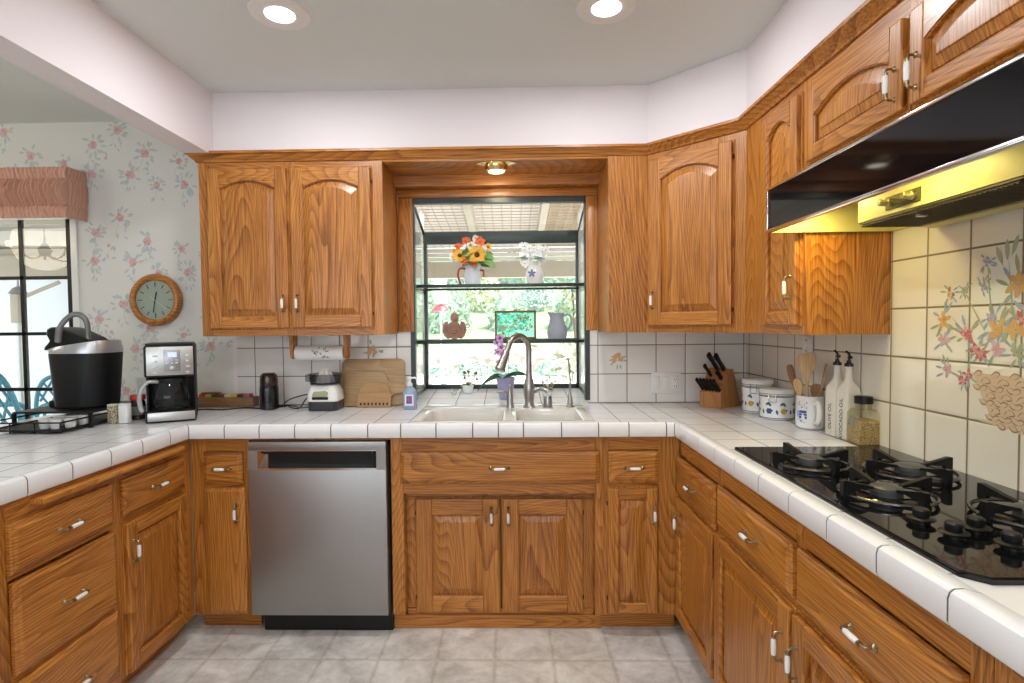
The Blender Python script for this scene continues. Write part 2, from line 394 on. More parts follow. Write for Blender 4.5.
MUR = [(-1.469, 1.484, .02, 6), (-1.46, 1.422, .018, 6), (-1.4, 1.414, .016, 1), (-1.351, 1.408, .022, 7), (-1.33, 1.336, .03, 0), (-1.331, 1.281, .026, 5), (-1.345, 1.195, .024, 5), (-1.413, 1.296, .03, 4), (-1.486, 1.339, .024, 6), (-1.501, 1.31, .034, 3), (-1.555, 1.31, .036, 3), (-1.575, 1.335, .03, 2), (-1.502, 1.261, .028, 5), (-1.44, 1.258, .022, 2), (-1.455, 1.245, .022, 2), (-1.416, 1.188, .02, 2), (-1.40, 1.17, .018, 2), (-1.56, 1.419, .04, 0), (-1.60, 1.36, .034, 4), (-1.64, 1.30, .036, 2), (-1.66, 1.39, .03, 5), (-1.70, 1.33, .034, 0), (-1.72, 1.26, .03, 4), (-1.62, 1.25, .032, 3), (-1.56, 1.255, .026, 1), (-1.76, 1.19, .024, 2), (-1.78, 1.31, .03, 6), (-1.70, 1.45, .022, 6)]
for y, z, s, c in MUR: flower(y, z, s, c)
b.m(1)
for y0, z0, y1, z1 in ((-1.47, 1.48, -1.49, 1.3), (-1.53, 1.49, -1.55, 1.3), (-1.40, 1.41, -1.47, 1.3), (-1.35, 1.35, -1.47, 1.24), (-1.69, 1.44, -1.63, 1.3), (-1.78, 1.3, -1.66, 1.24)):
    a = math.atan2(z1-z0, y1-y0); flat_petal(b, y0, z0, a, math.hypot(y1-y0, z1-z0), .005, 0, XT+.0003)
for k in range(3): flat_petal(b, -1.515-.012*k, 1.47+.01*k, 1.2+.35*k, .055, .014, 0, XT)
b.m(8).poly([(XT+.0002, y_, z_) for y_, z_ in ((-1.495, 1.066), (-1.48, 1.10), (-1.43, 1.195), (-1.77, 1.195), (-1.72, 1.10), (-1.705, 1.066))])
for r_ in range(7):
    for c_ in range(13):
        z = 1.075+.0185*r_; half = .105+.010*r_; y = -1.60+(-half+2*half*(c_+.5*(r_ % 2))/12.5); up = .35 if (c_+r_) % 2 else -.35
        b.m(7); flat_petal(b, y+.013, z-math.sin(up)*.013, PI+up, .028, .0165, 0, XT-.0002)
        b.m(8); flat_petal(b, y+.011, z-math.sin(up)*.011, PI+up, .023, .0115, 0, XT-.0006)
b.m(8)
for k in range(14): flat_petal(b, -1.33-rr.random()*.5, 1.055+rr.random()*.04, PI+rr.uniform(-.1, .1), .08, .006, 0, XT+.0004)
struct('tile_mural', b, PAINT, bsr, smooth=False)
# ================================================================ WINDOWS
w1 = bpy.data.objects.new('window_1', None); COL.objects.link(w1); w1['kind'] = 'structure'; ROOT['window_1'] = Matrix()
GD = .40; BX0, BX1 = -.545, .418; FT = 1.86; ZS = .952; zs = lambda y: .9165+(ZS-.9165)*(y+.005)/(GD+.025)
b = MB(); t = .026
b.box(WX0-.0, WX0+t, -.012, .03, .93, WZ1).box(WX1-t, WX1, -.012, .03, .93, WZ1).box(WX0, WX1, -.012, .03, WZ1-t, WZ1)
for x0, x1 in ((BX0, BX0+.036), (BX1-.036, BX1)): b.box(x0, x1, GD-.02, GD+.02, .93, FT, .003)
b.box(BX0, BX1, GD-.02, GD+.02, ZS-.005, ZS+.022, .003)
b.box(BX0, BX1, GD-.025, GD+.02, FT-.045, FT+.03, .004)
for x in (BX0+.015, BX1-.015):                                      # sloping rafters of the glass box and its side rails
    b.tube([(x, .02, WZ1-.012), (x, GD, FT+.015)], .013, 4)
    b.box(x-.01, x+.01, .02, GD, ZS-.005, ZS+.015)
struct('window_frame', b, M_FRAMEBK, w1)
b = MB(); b.box(BX0+.03, BX1-.03, GD-.003, GD+.003, ZS, FT-.03)
struct('window_pane', b, M_GLASS, w1, smooth=False)
for nm, x in (('side_pane', BX0+.018), ('side_pane', BX1-.018)):
    struct(nm, MB().prism([(.03, ZS), (GD-.02, ZS), (GD-.02, FT), (.03, WZ1-.02)], x-.003, x+.003, 'x'), M_GLASS, w1, smooth=False)
struct('roof_pane', MB().prism([(.02, WZ1-.012), (GD, FT+.012), (GD, FT+.018), (.02, WZ1-.006)], BX0+.01, BX1-.01, 'x'), M_GLASS, w1, smooth=False)
for z in (1.548, 1.24):
    b = MB(); b.m(0).box(BX0+.03, BX1-.03, .10, GD-.02, z-.003, z+.003)
    b.m(1).box(BX0+.01, BX1-.01, .085, .105, z-.009, z+.009, .003).box(BX0+.01, BX1-.01, GD-.04, GD-.02, z-.009, z+.009, .003)
    for x in (BX0+.02, BX1-.02): b.tube([(x, .03, z), (x, GD, z)], .006, 8); b.tube([(x, .05, z-.035), (x, .10, z-.005)], .005, 8)
    struct('glass_shelf', b, [M_GLASS, M_FRAMEBK], w1)
struct('window_sill', MB().prism([(-.005, .89), (-.005, .9165), (GD+.02, ZS), (GD+.02, .89)], WX0+.004, WX1-.004, 'x'), M_TOP, w1, smooth=False)
# oak casing round the garden window
b = MB()
b.m(0).box(-.599, WX0+.012, -.022, 0, 1.30, WZ1, .004).box(WX1-.012, .446, -.022, 0, 1.30, WZ1, .004)
b.m(1).box(-.599, .446, -.022, 0, WZ1+.001, 2.045, .004).box(-.603, .45, -.085, 0, 2.046, 2.10)
b.box(-.60, .45, YF+.005, 0, 2.10, 2.112)
b.m(0).box(WX0+.004, WX0+.02, -.02, .0, 1.30, WZ1).box(WX1-.02, WX1-.004, -.02, .0, 1.30, WZ1)
struct('trim_1', b, OAK)
# dining window with black grille
w2 = bpy.data.objects.new('window_2', None); COL.objects.link(w2); w2['kind'] = 'structure'; ROOT['window_2'] = Matrix()
b = MB(); b.box(DX1-.032, DX1, .0, .06, DZ0, DZ1).box(-3.9, DX1, .0, .06, DZ1-.03, DZ1).box(-3.9, DX1, 0, .06, DZ0, DZ0+.03).box(-3.9, -3.87, 0, .06, DZ0, DZ1)
for x in (-2.665, -2.95, -3.23, -3.51): b.box(x-.010, x+.010, .024, .040, DZ0, DZ1)
for z in (1.612, 1.308, 1.004, .72): b.box(-3.9, DX1, .024, .041, z-.009, z+.009)
struct('window_frame', b, M_BLACK, w2)
struct('window_pane', MB().box(-3.88, DX1-.02, .027, .031, DZ0, DZ1), M_GLASS, w2, smooth=False)
struct('window_casing', MB().box(DX1+.001, DX1+.035, -.012, 0, .6, DZ1), M_WHITE, w2)
# ================================================================ COUNTERTOP
NX_L, NX_R, NY = -1.365, .664, -.65
ct = thing('countertop', 'U-shaped white tiled countertop with rounded edge tiles and grey grout', 'countertop', (-.3, -.3, .9))
SX0, SX1, SY0, SY1 = -.435, .342, -.595, -.135
b = MB()
b.box(-2.27, NX_L-.04, -6.1, -.0, .885, .93).box(NX_L-.04, SX0, NY+.04, -.0, .885, .93).box(SX1, NX_R+.04, NY+.04, 0, .885, .93)
b.box(SX0, SX1, NY+.04, SY0, .885, .93).box(SX0, SX1, SY1, 0, .885, .93)
b.build('tile_top', M_TOP, ct, world=True, smooth=False)
MB().box(NX_R+.04, XR-.009, -6.1, -.0, .885, .93).build('tile_top', M_TOP_R, ct, world=True, smooth=False)
prof = [(.052, .922), (.052, .9325), (.024, .940), (.010, .939), (.003, .934), (0, .925), (0, .888), (.004, .881), (.02, .88)]
def cap_run(mb, axis, fixed, sign, joints, miter=(0, 0)):
    for k, (a, c) in enumerate(zip(joints, joints[1:])):
        g = .0024*(1 if c > a else -1); l0 = []; l1 = []
        for o, z in prof:
            p = fixed+sign*o
            sa = a+g+(o*miter[0] if k == 0 else 0); sc_ = c-g+(o*miter[1] if k == len(joints)-2 else 0)
            l0.append((p, sa, z) if axis == 'y' else (sa, p, z)); l1.append((p, sc_, z) if axis == 'y' else (sc_, p, z))
        mb.loft([l0, l1])
b = MB()
cap_run(b, 'x', NY, 1, [NX_L, -1.214, -1.066, -.916, -.763, -.608, -.470, -.322, -.169, -.062, .042, .2, .353, .478, .632, NX_R], (-1, 1))
cap_run(b, 'y', NX_R, 1, [NY, -.70, -.796, -.939, -1.096, -1.259, -1.424, -1.587, -1.749, -1.91, -2.076, -2.23, -2.38, -2.53, -2.7, -3.0], (1, 0))
cap_run(b, 'y', NX_L, -1, [NY, -.772, -.936, -1.095, -1.26, -1.419, -1.57, -1.72, -1.87, -2.02, -2.17, -2.32, -2.5, -2.8], (1, 0))
b.build('edge_trim', M_CAP, ct, world=True)
b = MB(); prof = [(o_+.0012, z_-.0012) for o_, z_ in prof[:6]]+[(.0012, .888), (.005, .883), (.02, .882)]
cap_run(b, 'x', NY, 1, [NX_L, NX_R], (-1, 1)); cap_run(b, 'y', NX_R, 1, [NY, -3.0], (1, 0)); cap_run(b, 'y', NX_L, -1, [NY, -2.8], (1, 0))
b.build('grout', M_GROUT, ct, world=True)
# ================================================================ CABINETS
def make_handle(parent, x, z, vertical=False, y=0, big=1):
    b = MB(); L = .046
    for s in (-1, 1):
        b.m(0).lathe([(.0105, 0), (.0105, -.002), (.007, -.005), (.0045, -.009)], (s*L, 0, 0), 14, 'y')
        b.tube(spline([(s*L, -.004, 0), (s*L, -.018, 0), (s*.042, -.026, 0), (s*.03, -.028, 0)], 5), .0042, 8)
    b.m(0).lathe([(.0072, -.034), (.0072, -.027)], (0, -.028, 0), 14, 'x').lathe([(.0072, .027), (.0072, .034)], (0, -.028, 0), 14, 'x')
    b.m(1).lathe([(.0062, -.029), (.0078, -.02), (.0082, 0), (.0078, .02), (.0062, .029)], (0, -.028, 0), 16, 'x')
    return b.build('handle', [M_BRASS, M_WHITE], parent, loc=(x, y, z), rot=(0, PI/2 if vertical else 0, 0), scale=.8)
def arch_outline(w, h, sw, i, arch, n=14):
    x0, x1, z0, z1 = sw+i, w-sw-i, sw+i, h-sw-i
    pts = [(x0, z0), (x1, z0)]
    if not arch: return pts+[(x1, z1), (x0, z1)]
    for k in range(n+1):
        q = 1-2*k/n; x = (x0+x1)/2+q*(x1-x0)/2
        pts.append((x, z1-arch*q*q))
    return pts
def make_door(parent, x, z, w, h, arch=0, sw=.055, handle=None, y=-.021, hinge=None):
    b = MB()
    b.m(0).box(0, w, .014, .0235, 0, h, .002, 1)
    l = .006
    b.m(0).box(l, sw, -.002, .015, l, h-l, .004, 2).box(w-sw, w-l, -.002, .015, l, h-l, .004, 2)
    b.m(1).box(sw-.0005, w-sw+.0005, -.0015, .015, l, sw, .004, 2)
    if arch:
        o = arch_outline(w, h, sw, 0, arch)[2:]
        b.prism([(sw, h-l), (w-sw, h-l)]+[(p, q) for p, q in o], -.0015, .015)
    else: b.box(sw-.0005, w-sw+.0005, -.0015, .015, h-sw, h-l, .004, 2)
    P = lambda i, yy: [(px, yy, pz) for px, pz in arch_outline(w, h, sw, i, arch)]
    b.m(0).loft([P(-.001, .002), P(.003, .004), P(.0035, .0135), P(.010, .0135), P(.0105, .0105), P(.034, .0030), P(.0345, .0005), P(.037, .0)], False, True)
    o = b.build('door', OAK, parent, loc=(x, y, z), smooth=False)
    if handle: make_handle(o, handle[0], handle[1], True)
    if hinge is not None:
        for zz in (.07, h-.07): MB().box(hinge-.0022, hinge+.0022, .004, .02, zz-.009, zz+.009, .002, 1).build('hinge', M_DARK, o)
    return o
def make_drawer(parent, x, z, w, h, handle=True, y=-.021, name='drawer', mi=1):
    b = MB(); R = lambda i, yy: [(i, yy, i), (w-i, yy, i), (w-i, yy, h-i), (i, yy, h-i)]
    b.m(mi).loft([R(0, .0205), R(0, .010), R(.004, .006), R(.009, .005), R(.015, .001), R(.018, 0)])
    o = b.build(name, OAK, parent, loc=(x, y, z), smooth=False)
    if handle: make_handle(o, w/2 if handle is True else handle, h/2)
    return o
def cabinet(name, label, cat, loc, rz, W_, z0, z1, D, stiles, rails, toe=True, group=None, bodymat=OS, endcut=0):
    r = thing(name, label, cat, loc, rz, group)
    MB().box(0.001, W_-.001, .018, D, z0, z1).build('body', bodymat, r, smooth=False)
    b = MB()
    for x0, x1 in stiles: b.m(0).box(x0, x1, 0, .0185, z0, z1, .0012, 1)
    for x0, x1, a, c in rails: b.m(1).box(x0, x1, .0004, .0185, a, c, .0012, 1)
    b.build('face_frame', OAK, r)
    if toe: MB().box(0, W_, .07, .085, 0.001, z0+.005).build('toe_kick', OH, r)
    return r
RP, LP, DP = -PI/2, PI/2, -PI/4
BZ0, BZ1 = .088, .866
# ---- base units, back run (front of the face frame at y = -0.60)
c = cabinet('base_cabinet', 'narrow oak base cabinet between the peninsula drawers and the dishwasher', 'cabinet', (-1.388, -.6, 0), 0, .256, BZ0, BZ1, .58, [(0, .07), (.222, .256)], [(.06, .23, .80, BZ1), (.06, .23, .645, .67), (.06, .23, BZ0, .105)])
make_drawer(c, .062, .663, .168, .14); make_handle(make_drawer(c, .062, .10, .176, .548, False, name='door', mi=0), .142, .44, True)
c = cabinet('base_cabinet', 'narrow oak base cabinet right of the sink doors, drawer over tall door', 'cabinet', (.376, -.6, 0), 0, .324, BZ0, BZ1, .58, [(0, .03), (.235, .324)], [(.02, .24, .80, BZ1), (.02, .24, .645, .662), (.02, .24, BZ0, .105)])
make_drawer(c, .022, .661, .212, .137); make_door(c, .014, .10, .218, .546, 0, .05, (.197, .43), hinge=.003)
# sink cabinet with set-back doors
c = thing('sink_cabinet', 'wide oak sink cabinet with set-back double doors under the window', 'cabinet', (-.524, -.6, 0))
MB().box(.001, .899, .1, .58, BZ0, .72).build('body', OV, c, smooth=False)
b = MB(); b.m(0).box(0, .052, 0, .10, BZ0, BZ1, .0012, 1).box(.868, .9, 0, .10, BZ0, BZ1, .0012, 1)
b.m(1).box(.052, .868, .0004, .10, .802, BZ1, .0012, 1).box(.052, .868, .0004, .03, .614, .802, .0012, 1)
b.m(0).box(.052, .105, .062, .08, BZ0, .574, .001, 1).box(.815, .868, .062, .08, BZ0, .574, .001, 1)
b.m(1).box(.052, .868, .0625, .08, .04, .085).box(.052, .868, .062, .08, .575, .66)
b.build('face_frame', OAK, c)
MB().box(-.008, .9, .055, .07, .001, .06).build('toe_kick', OH, c)
make_drawer(c, .042, .661, .844, .137, name='false_drawer_front')
make_door(c, .09, .072, .372, .512, 0, .075, (.336, .43), y=.041, hinge=.003); make_door(c, .469, .072, .358, .512, 0, .075, (.03, .43), y=.041, hinge=.355)
# ---- dishwasher
d = thing('dishwasher', 'stainless steel dishwasher with dark pocket handle between oak cabinets', 'dishwasher', (-.833, -.6, 0))
MB().box(-.294, .3, .03, .57, .1, .864).build('body', M_DARK, d, smooth=False)
b = MB(); HX0, HX1, HZ0, HZ1 = -.253, .253, .728, .808
x0, x1, z0, z1, yf = -.294, .294, .098, .846, -.026
b.box(x0, x1, yf, .03, z0, HZ0, .003).box(x0, x1, yf, .03, HZ1, z1, .003).box(x0, HX0, yf+.0003, .03, HZ0-.004, HZ1+.004).box(HX1, x1, yf+.0003, .03, HZ0-.004, HZ1+.004)
b.build('door_panel', M_STEEL, d)
b = MB(); b.m(0).box(HX0+.028, HX1-.028, .012, .02, HZ0, HZ1).m(1)
b.prism([(HX0, yf), (HX0+.028, .012), (HX0, .012)], HZ0, HZ1, 'z').prism([(HX1, yf), (HX1, .012), (HX1-.028, .012)], HZ0, HZ1, 'z')
b.box(HX0, HX1, yf-.001, .015, HZ0-.003, HZ0+.006).box(HX0, HX1, yf-.001, -.01, HZ1-.002, HZ1+.002)
b.m(0).box(HX0+.02, HX1-.02, yf+.01, .015, HZ1-.016, HZ1-.002)
b.build('pocket_handle', [M_BLACK, M_CHROME], d, smooth=False)
MB().box(-.265, .30, .03, .05, .004, .098).build('toe_panel', M_BLACK, d)
tag(MB().box(-1.134, -.523, -.6, -.585, .848, .866).build('filler_strip', OH), 'thin oak filler strip between the countertop and the dishwasher', 'filler strip')
# ---- right run (faces -x; local x runs towards the camera)
c = cabinet('base_cabinet', 'oak base cabinet in the right-hand corner, drawer over single door, before the hob', 'cabinet', (.70, -.602, 0), RP, .452, BZ0, BZ1, .50, [(0, .03), (.43, .452)], [(.0, .452, .782, BZ1), (.0, .452, .612, .65), (.0, .452, BZ0, .1)])
make_drawer(c, .012, .622, .43, .155, handle=.21); make_door(c, .012, .09, .43, .527, 0, .055, (.06, .42), hinge=.427)
c = cabinet('hob_cabinet', 'oak double-door base cabinet with two drawer fronts under the gas hob', 'cabinet', (.70, -1.056, 0), RP, 1.06, BZ0, BZ1, .50, [(0, .03), (.50, .545), (1.02, 1.06)], [(0, 1.06, .79, BZ1), (0, 1.06, .625, .66), (0, 1.06, BZ0, .1)])
make_drawer(c, .012, .65, .495, .137, handle=.28); make_drawer(c, .53, .65, .49, .137, handle=.265)
make_door(c, .0, .09, .513, .537, 0, .06, (.478, .42), hinge=.003); make_door(c, .519, .09, .51, .537, 0, .06, (.03, .42))
c = cabinet('base_cabinet', 'oak base cabinet nearest the viewer on the right, past the hob', 'cabinet', (.70, -2.118, 0), RP, .6, BZ0, BZ1, .50, [(0, .03), (.57, .6)], [(0, .6, .79, BZ1), (0, .6, .625, .66), (0, .6, BZ0, .1)])
make_drawer(c, .03, .65, .54, .137); make_door(c, .03, .09, .54, .537)
# ---- peninsula run (faces +x; local x runs away from the camera)
YL = -1.50
c = cabinet('drawer_cabinet', 'oak cabinet with three stacked drawers at the left edge of the picture', 'cabinet', (-1.39, YL, 0), LP, .445, BZ0, BZ1, .60, [(0, .035), (.42, .445)], [(0, .445, .80, BZ1), (0, .445, .64, .665), (0, .445, .35, .39), (0, .445, BZ0, .1)])
make_drawer(c, .032, .66, .387, .14); make_drawer(c, .036, .373, .39, .262); make_drawer(c, .036, .095, .39, .26)
c = cabinet('base_cabinet', 'oak peninsula cabinet, drawer over door, in the left corner below the coffee maker', 'cabinet', (-1.39, -1.054, 0), LP, .452, BZ0, BZ1, .60, [(0, .025), (.385, .452)], [(0, .45, .80, BZ1), (0, .45, .645, .67), (0, .45, BZ0, .1)])
make_drawer(c, .024, .664, .366, .135); make_door(c, .024, .096, .366, .55, 0, .055, (.03, .44))
c = cabinet('base_cabinet', 'oak peninsula cabinet nearest the viewer on the left', 'cabinet', (-1.39, -2.75, 0), LP, 1.248, BZ0, BZ1, .60, [(0, .03), (.6, .65), (1.18, 1.248)], [(0, 1.248, .80, BZ1), (0, 1.248, .645, .67), (0, 1.248, BZ0, .1)])
make_drawer(c, .03, .664, .57, .135); make_door(c, .03, .096, .57, .55); make_drawer(c, .65, .664, .53, .135); make_door(c, .65, .096, .53, .55)
b = MB().box(-1.75, -1.352, -1.385, -.70, .829, .847, .004)
tag(b.build('breadboard', OY), 'slim pull-out oak breadboard under the peninsula counter edge', 'breadboard')
# ---- upper units
UZ0, UZ1 = 1.291, 2.118
c = cabinet('wall_cabinet', 'oak double-door wall cabinet with arched panels left of the window', 'wall cabinet', (-1.475, YF, 0), 0, .872, UZ0, UZ1, .32, [(0, .052), (.405, .455), (.822, .872)], [(0, .87, 2.06, UZ1), (0, .87, UZ0, 1.34)], False)
make_door(c, .044, 1.322, .386, .757, .036, .06, (.357, .12), hinge=.003); make_door(c, .438, 1.322, .387, .757, .036, .06, (.03, .12), hinge=.384)
# corner unit: a pentagon with its door across the corner
c = thing('corner_wall_cabinet', 'oak corner wall cabinet with one arched door set diagonally', 'wall cabinet', (.634, YF, 0), DP)
b = MB().prism([(.45, -.002), (.45, YF), (.634, YF), (XU, -.655), (XR-.01, -.655), (XR-.01, -.002)], UZ0, UZ1, 'z')
b.build('body', OV, c, world=True, smooth=False)
b = MB(); b.m(0).box(.452, .647, YF-.004, YF+.01, UZ0, UZ1).build('filler_panel', OV, c, world=True)
LD = math.hypot(.316, .325)
b = MB(); b.m(0).box(0, .03, -.004, .01, UZ0, UZ1).box(LD-.05, LD, -.004, .01, UZ0, UZ1); b.m(1).box(.02, LD-.04, -.003, .01, 2.07, UZ1).box(.02, LD-.04, -.003, .01, UZ0, 1.33)
b.build('face_frame', OAK, c)
make_door(c, .012, 1.318, .395, .765, .038, .062, (.03, .12), y=-.025, hinge=.392)
c = cabinet('wall_cabinet', 'narrow oak wall cabinet between the corner cabinet and the black hood', 'wall cabinet', (XU, -.657, 0), RP, .452, UZ0, UZ1, .275, [(0, .19), (.42, .452)], [(0, .45, 2.06, UZ1), (0, .45, UZ0, 1.33)], False)
make_door(c, .175, 1.318, .262, .76, .04, .05, (.228, .13))
c = cabinet('wall_cabinet', 'oak double-door wall cabinet above the black range hood', 'wall cabinet', (XU, -1.111, 0), RP, .93, 1.765, UZ1, .275, [(0, .03), (.455, .49), (.9, .93)], [(0, .93, 2.05, UZ1), (0, .93, 1.765, 1.85)], False)
make_door(c, .028, 1.83, .44, .228, .04, .05, (.41, .075)); make_door(c, .482, 1.83, .43, .228, .04, .05, (.028, .075))
c = cabinet('wall_cabinet', 'oak wall cabinet past the hood at the right edge of the picture', 'wall cabinet', (XU, -2.043, 0), RP, .6, UZ0, UZ1, .275, [(0, .03), (.57, .6)], [(0, .6, 2.06, UZ1), (0, .6, UZ0, 1.33)], False)
make_door(c, .03, 1.318, .54, .76, .04)
# crown moulding along the whole run
cp = [(0, 2.108), (.008, 2.110), (.012, 2.118), (.018, 2.122), (.03, 2.133), (.034, 2.138), (.042, 2.141), (.042, 2.152), (0, 2.152)]
path = [(-1.475, -.0), (-1.475, YF), (.634, YF), (XU, -.655), (XU, -6.0)]
b = MB(); loops = []
for i, p in enumerate(path):
    P = Vector(p); ns = []
    for a, c_ in ((i-1, i), (i, i+1)):
        if 0 <= a and c_ < len(path):
            dd = (Vector(path[c_])-Vector(path[a])).normalized(); ns.append(Vector((dd.y, -dd.x)))
    n = sum(ns, Vector((0, 0))).normalized(); k = 1/max(.3, n.dot(ns[0]))
    loops.append([(P.x+n.x*o*k, P.y+n.y*o*k, z) for o, z in cp])
b.loft(loops)
cm = struct('trim_2', b, OH)
# header board over the window recess
tag(MB().box(-.603, .452, YF-.003, YF+.016, 2.098, 2.15, .002).build('window_header', OH), 'slim oak header board bridging the wall cabinets over the window', 'header board')
# ================================================================ RANGE HOOD
h = thing('range_hood', 'black glass-fronted range hood with yellow-lit underside over the hob', 'range hood', (1.0, -1.565, 1.62))
HX, HY0, HY1, HB, HT = .823, -1.113, -2.03, 1.622, 1.76
M_HOODIN = mat('hood_ivory_enamel', (.70, .64, .26), .4)
b = MB(); b.m(0).box(HX, HX+.008, HY1+.004, HY0-.004, HB+.008, HT-.004)
b.build('front_glass', M_HOODG, h, world=True, smooth=False)
b = MB()
b.box(HX-.003, HX+.012, HY1, HY0, HB-.002, HB+.008, .002).box(HX-.003, HX+.012, HY1, HY0, HT-.006, HT+.002, .002)
b.box(HX-.002, HX+.012, HY0-.010, HY0, HB, HT, .002).box(HX-.002, HX+.012, HY1, HY1+.01, HB, HT, .002)
b.build('chrome_trim', M_CHROME, h, world=True)
b = MB(); b.m(0).box(HX+.008, XR-.01, HY0-.006, HY0, HB, HT).box(HX+.008, XR-.01, HY1, HY1+.006, HB, HT).box(XR-.016, XR-.01, HY1, HY0, HB, HT)
b.loft([[(HX+.005, HY0, HT-.004), (HX+.005, HY1, HT-.004), (HX+.005, HY1, HT+.001), (HX+.005, HY0, HT+.001)], [(XR-.01, HY0, HT-.004), (XR-.01, HY1, HT-.004), (XR-.01, HY1, HT+.001), (XR-.01, HY0, HT+.001)]])
b.build('canopy_shell', M_HOODIN, h, world=True, smooth=False)
XB = 1.0
b = MB(); b.m(0).prism([(XB, 1.617), (XB, 1.72), (XR-.02, 1.72), (XR-.02, 1.60), (XR-.02, 1.60)][:4], -1.815, -1.30, 'y')
b.build('blower_box', M_HOODIN, h, world=True, smooth=False)
M_MESH = mat('dark_filter_mesh', (.10, .085, .06), .5, .6)
b = MB()
for k in range(34): b.box(XB+.006+k*.0063, XB+.0095+k*.0063, -1.80, -1.31, 1.606, 1.612)
for k in range(40): b.box(XB+.004, XR-.024, -1.80+k*.0125, -1.797+k*.0125, 1.603, 1.607)
b.box(XB+.002, XR-.022, -1.812, -1.303, 1.611, 1.616)
b.build('grease_filter', M_MESH, h, world=True, smooth=False)
MB().box(XB-.004, XB, -1.545, -1.42, 1.628, 1.662, .001).build('control_plate', mat('olive_plate', (.07, .065, .03), .5), h, world=True)
for y in (-1.44, -1.525):
    MB().lathe([(.011, 0), (.011, -.01), (.009, -.012), (.009, -.028), (.007, -.030)], (XB-.004, y, 1.645), 18, 'x').build('knob', mat('brass_knob', (.5, .45, .25), .3, 1), h, world=True)
MB().box(XB+.03, XB+.05, -1.50, -1.485, 1.598, 1.606).build('filter_clip', M_SILVER, h, world=True)
MB().lathe([(.02, -.05), (.024, 0), (.02, .05)], (.93, -1.5, 1.715), 16, 'y').build('lamp_bulb', mat('hood_bulb', (1, .8, .25), .4, emit=5), h, world=True)
lamp('hood_lamp', 'AREA', (.92, -1.215, 1.70), HOOD_W, (1, .80, .27), .08, (.0, 0, -1), None, h)
lamp('hood_lamp_tail', 'AREA', (.905, -1.62, 1.70), HOOD_W*.7, (1, .80, .27), .08, (.0, 0, -1), None, h)
# ================================================================ COOKTOP
k = thing('gas_cooktop', 'black glass gas cooktop with four burners set in the right counter', 'cooktop', (.945, -1.63, .93))
b = MB(); CX0, CX1, CY0, CY1 = .727, 1.208, -2.047, -1.108
def crr(i, z): 
    return [(CX0+i, CY1-i, z), (CX0+i, CY0+.03, z), (CX0+.03, CY0+i, z), (CX1-i, CY0+i, z), (CX1-i, CY1-i, z)]
b.m(0).loft([crr(0, .9305), crr(0, .939), crr(.003, .942)]); b.build('glass_top', M_BGLOSS, k, world=True, smooth=False)
def burner(x, y, s=1):
    b = MB(); b.m(0).lathe([(.062*s, .942), (.064*s, .944), (.058*s, .948), (.05*s, .949)], (x, y, 0), 32)
    b.m(1).lathe([(.034*s, .948), (.034*s, .956), (.037*s, .957), (.037*s, .962)], (x, y, 0), 28)
    o = b.build('burner', [M_BGLOSS, M_DKGREY], k, world=True)
    b = MB(); b.lathe([(.034*s, .962), (.034*s, .967), (.028*s, .970), (.001, .971)], (x, y, 0), 28)
    b.build('burner_cap', M_DKGREY, o, world=True)
    R = .098*s
    b = MB(); b.m(1).tube([(x+R*math.cos(a), y+R*math.sin(a), .952) for a in [2*PI*q/40 for q in range(41)]], .0045, 8, False)
    for q in range(4):
        a = q*PI/2+.12; ca, sa = math.cos(a), math.sin(a)
        pts = [(.034, .964), (.038, .970), (.07, .977), (.104, .986), (.114, .985), (.114, .955), (.108, .9425), (.098, .9425), (.094, .962), (.06, .966)]
        pl = [(x+r*s*ca, y+r*s*sa, z) for r, z in pts]; off = Vector((-sa, ca, 0))*.006
        b.m(0).loft([[Vector(p)-off for p in pl], [Vector(p)+off for p in pl]])
    b.build('grate', [M_BIRON, mat('grate_ring', (.10, .10, .10), .25, .8)], k, world=True, smooth=True)
for x, y, s in ((.838, -1.355, 1), (1.05, -1.45, 1.05), (.862, -1.64, .97), (1.062, -1.79, 1.05)): burner(x, y, s)
for x, y in ((.822, -1.804), (.827, -1.88), (.889, -1.854), (.887, -1.933)):
    b = MB(); b.m(0).lathe([(.016, .942), (.016, .948), (.024, .950), (.025, .953), (.022, .955)], (x, y, 0), 24).lathe([(.0135, .955), (.0145, .958), (.0145, .969), (.012, .972)], (x, y, 0), 24)
    b.build('control_knob', M_BLACK, k, world=True)
# ================================================================ SINK AND TAPS
s_ = thing('kitchen_sink', 'white double-bowl enamel sink set in the tiled counter under the window', 'sink', (-.05, -.36, .93))
b = MB(); z = .9385
for x0, x1 in ((SX0-.01, SX0+.035), (SX1-.035, SX1+.01), (-.04, .01)): b.box(x0, x1, SY0-.01, SY1+.01, .925, z, .006)
b.box(SX0-.0095, SX1+.0095, SY0-.0105, SY0+.025, .925, z+.0006, .006).box(SX0-.0095, SX1+.0095, -.235, SY1+.0105, .925, z+.0006, .006)
b.build('rim', M_SINK, s_, world=True)
for x0, x1 in ((SX0+.03, -.035), (.005, SX1-.03)):
    y0, y1 = SY0+.02, -.23
    L = [rrect(x0, x1, y0, y1, .001, z-.002), rrect(x0+.008, x1-.008, y0+.008, y1-.008, .045, z-.006), rrect(x0+.016, x1-.016, y0+.016, y1-.016, .05, z-.03),
         rrect(x0+.03, x1-.03, y0+.03, y1-.03, .06, .78), rrect(x0+.06, x1-.06, y0+.06, y1-.06, .06, .755)]
    bw = MB().loft(L, False, True).build('bowl', M_SINK, s_, world=True)
    MB().lathe([(.045, .7565), (.045, .759), (.03, .758), (.02, .757)], ((x0+x1)/2, (y0+y1)/2, 0), 24).build('drain', M_CHROME, bw, world=True)
fz = .9385
f = thing('kitchen_faucet', 'tall brushed nickel gooseneck faucet with pull-down spray head', 'faucet', (.08, -.2, fz))
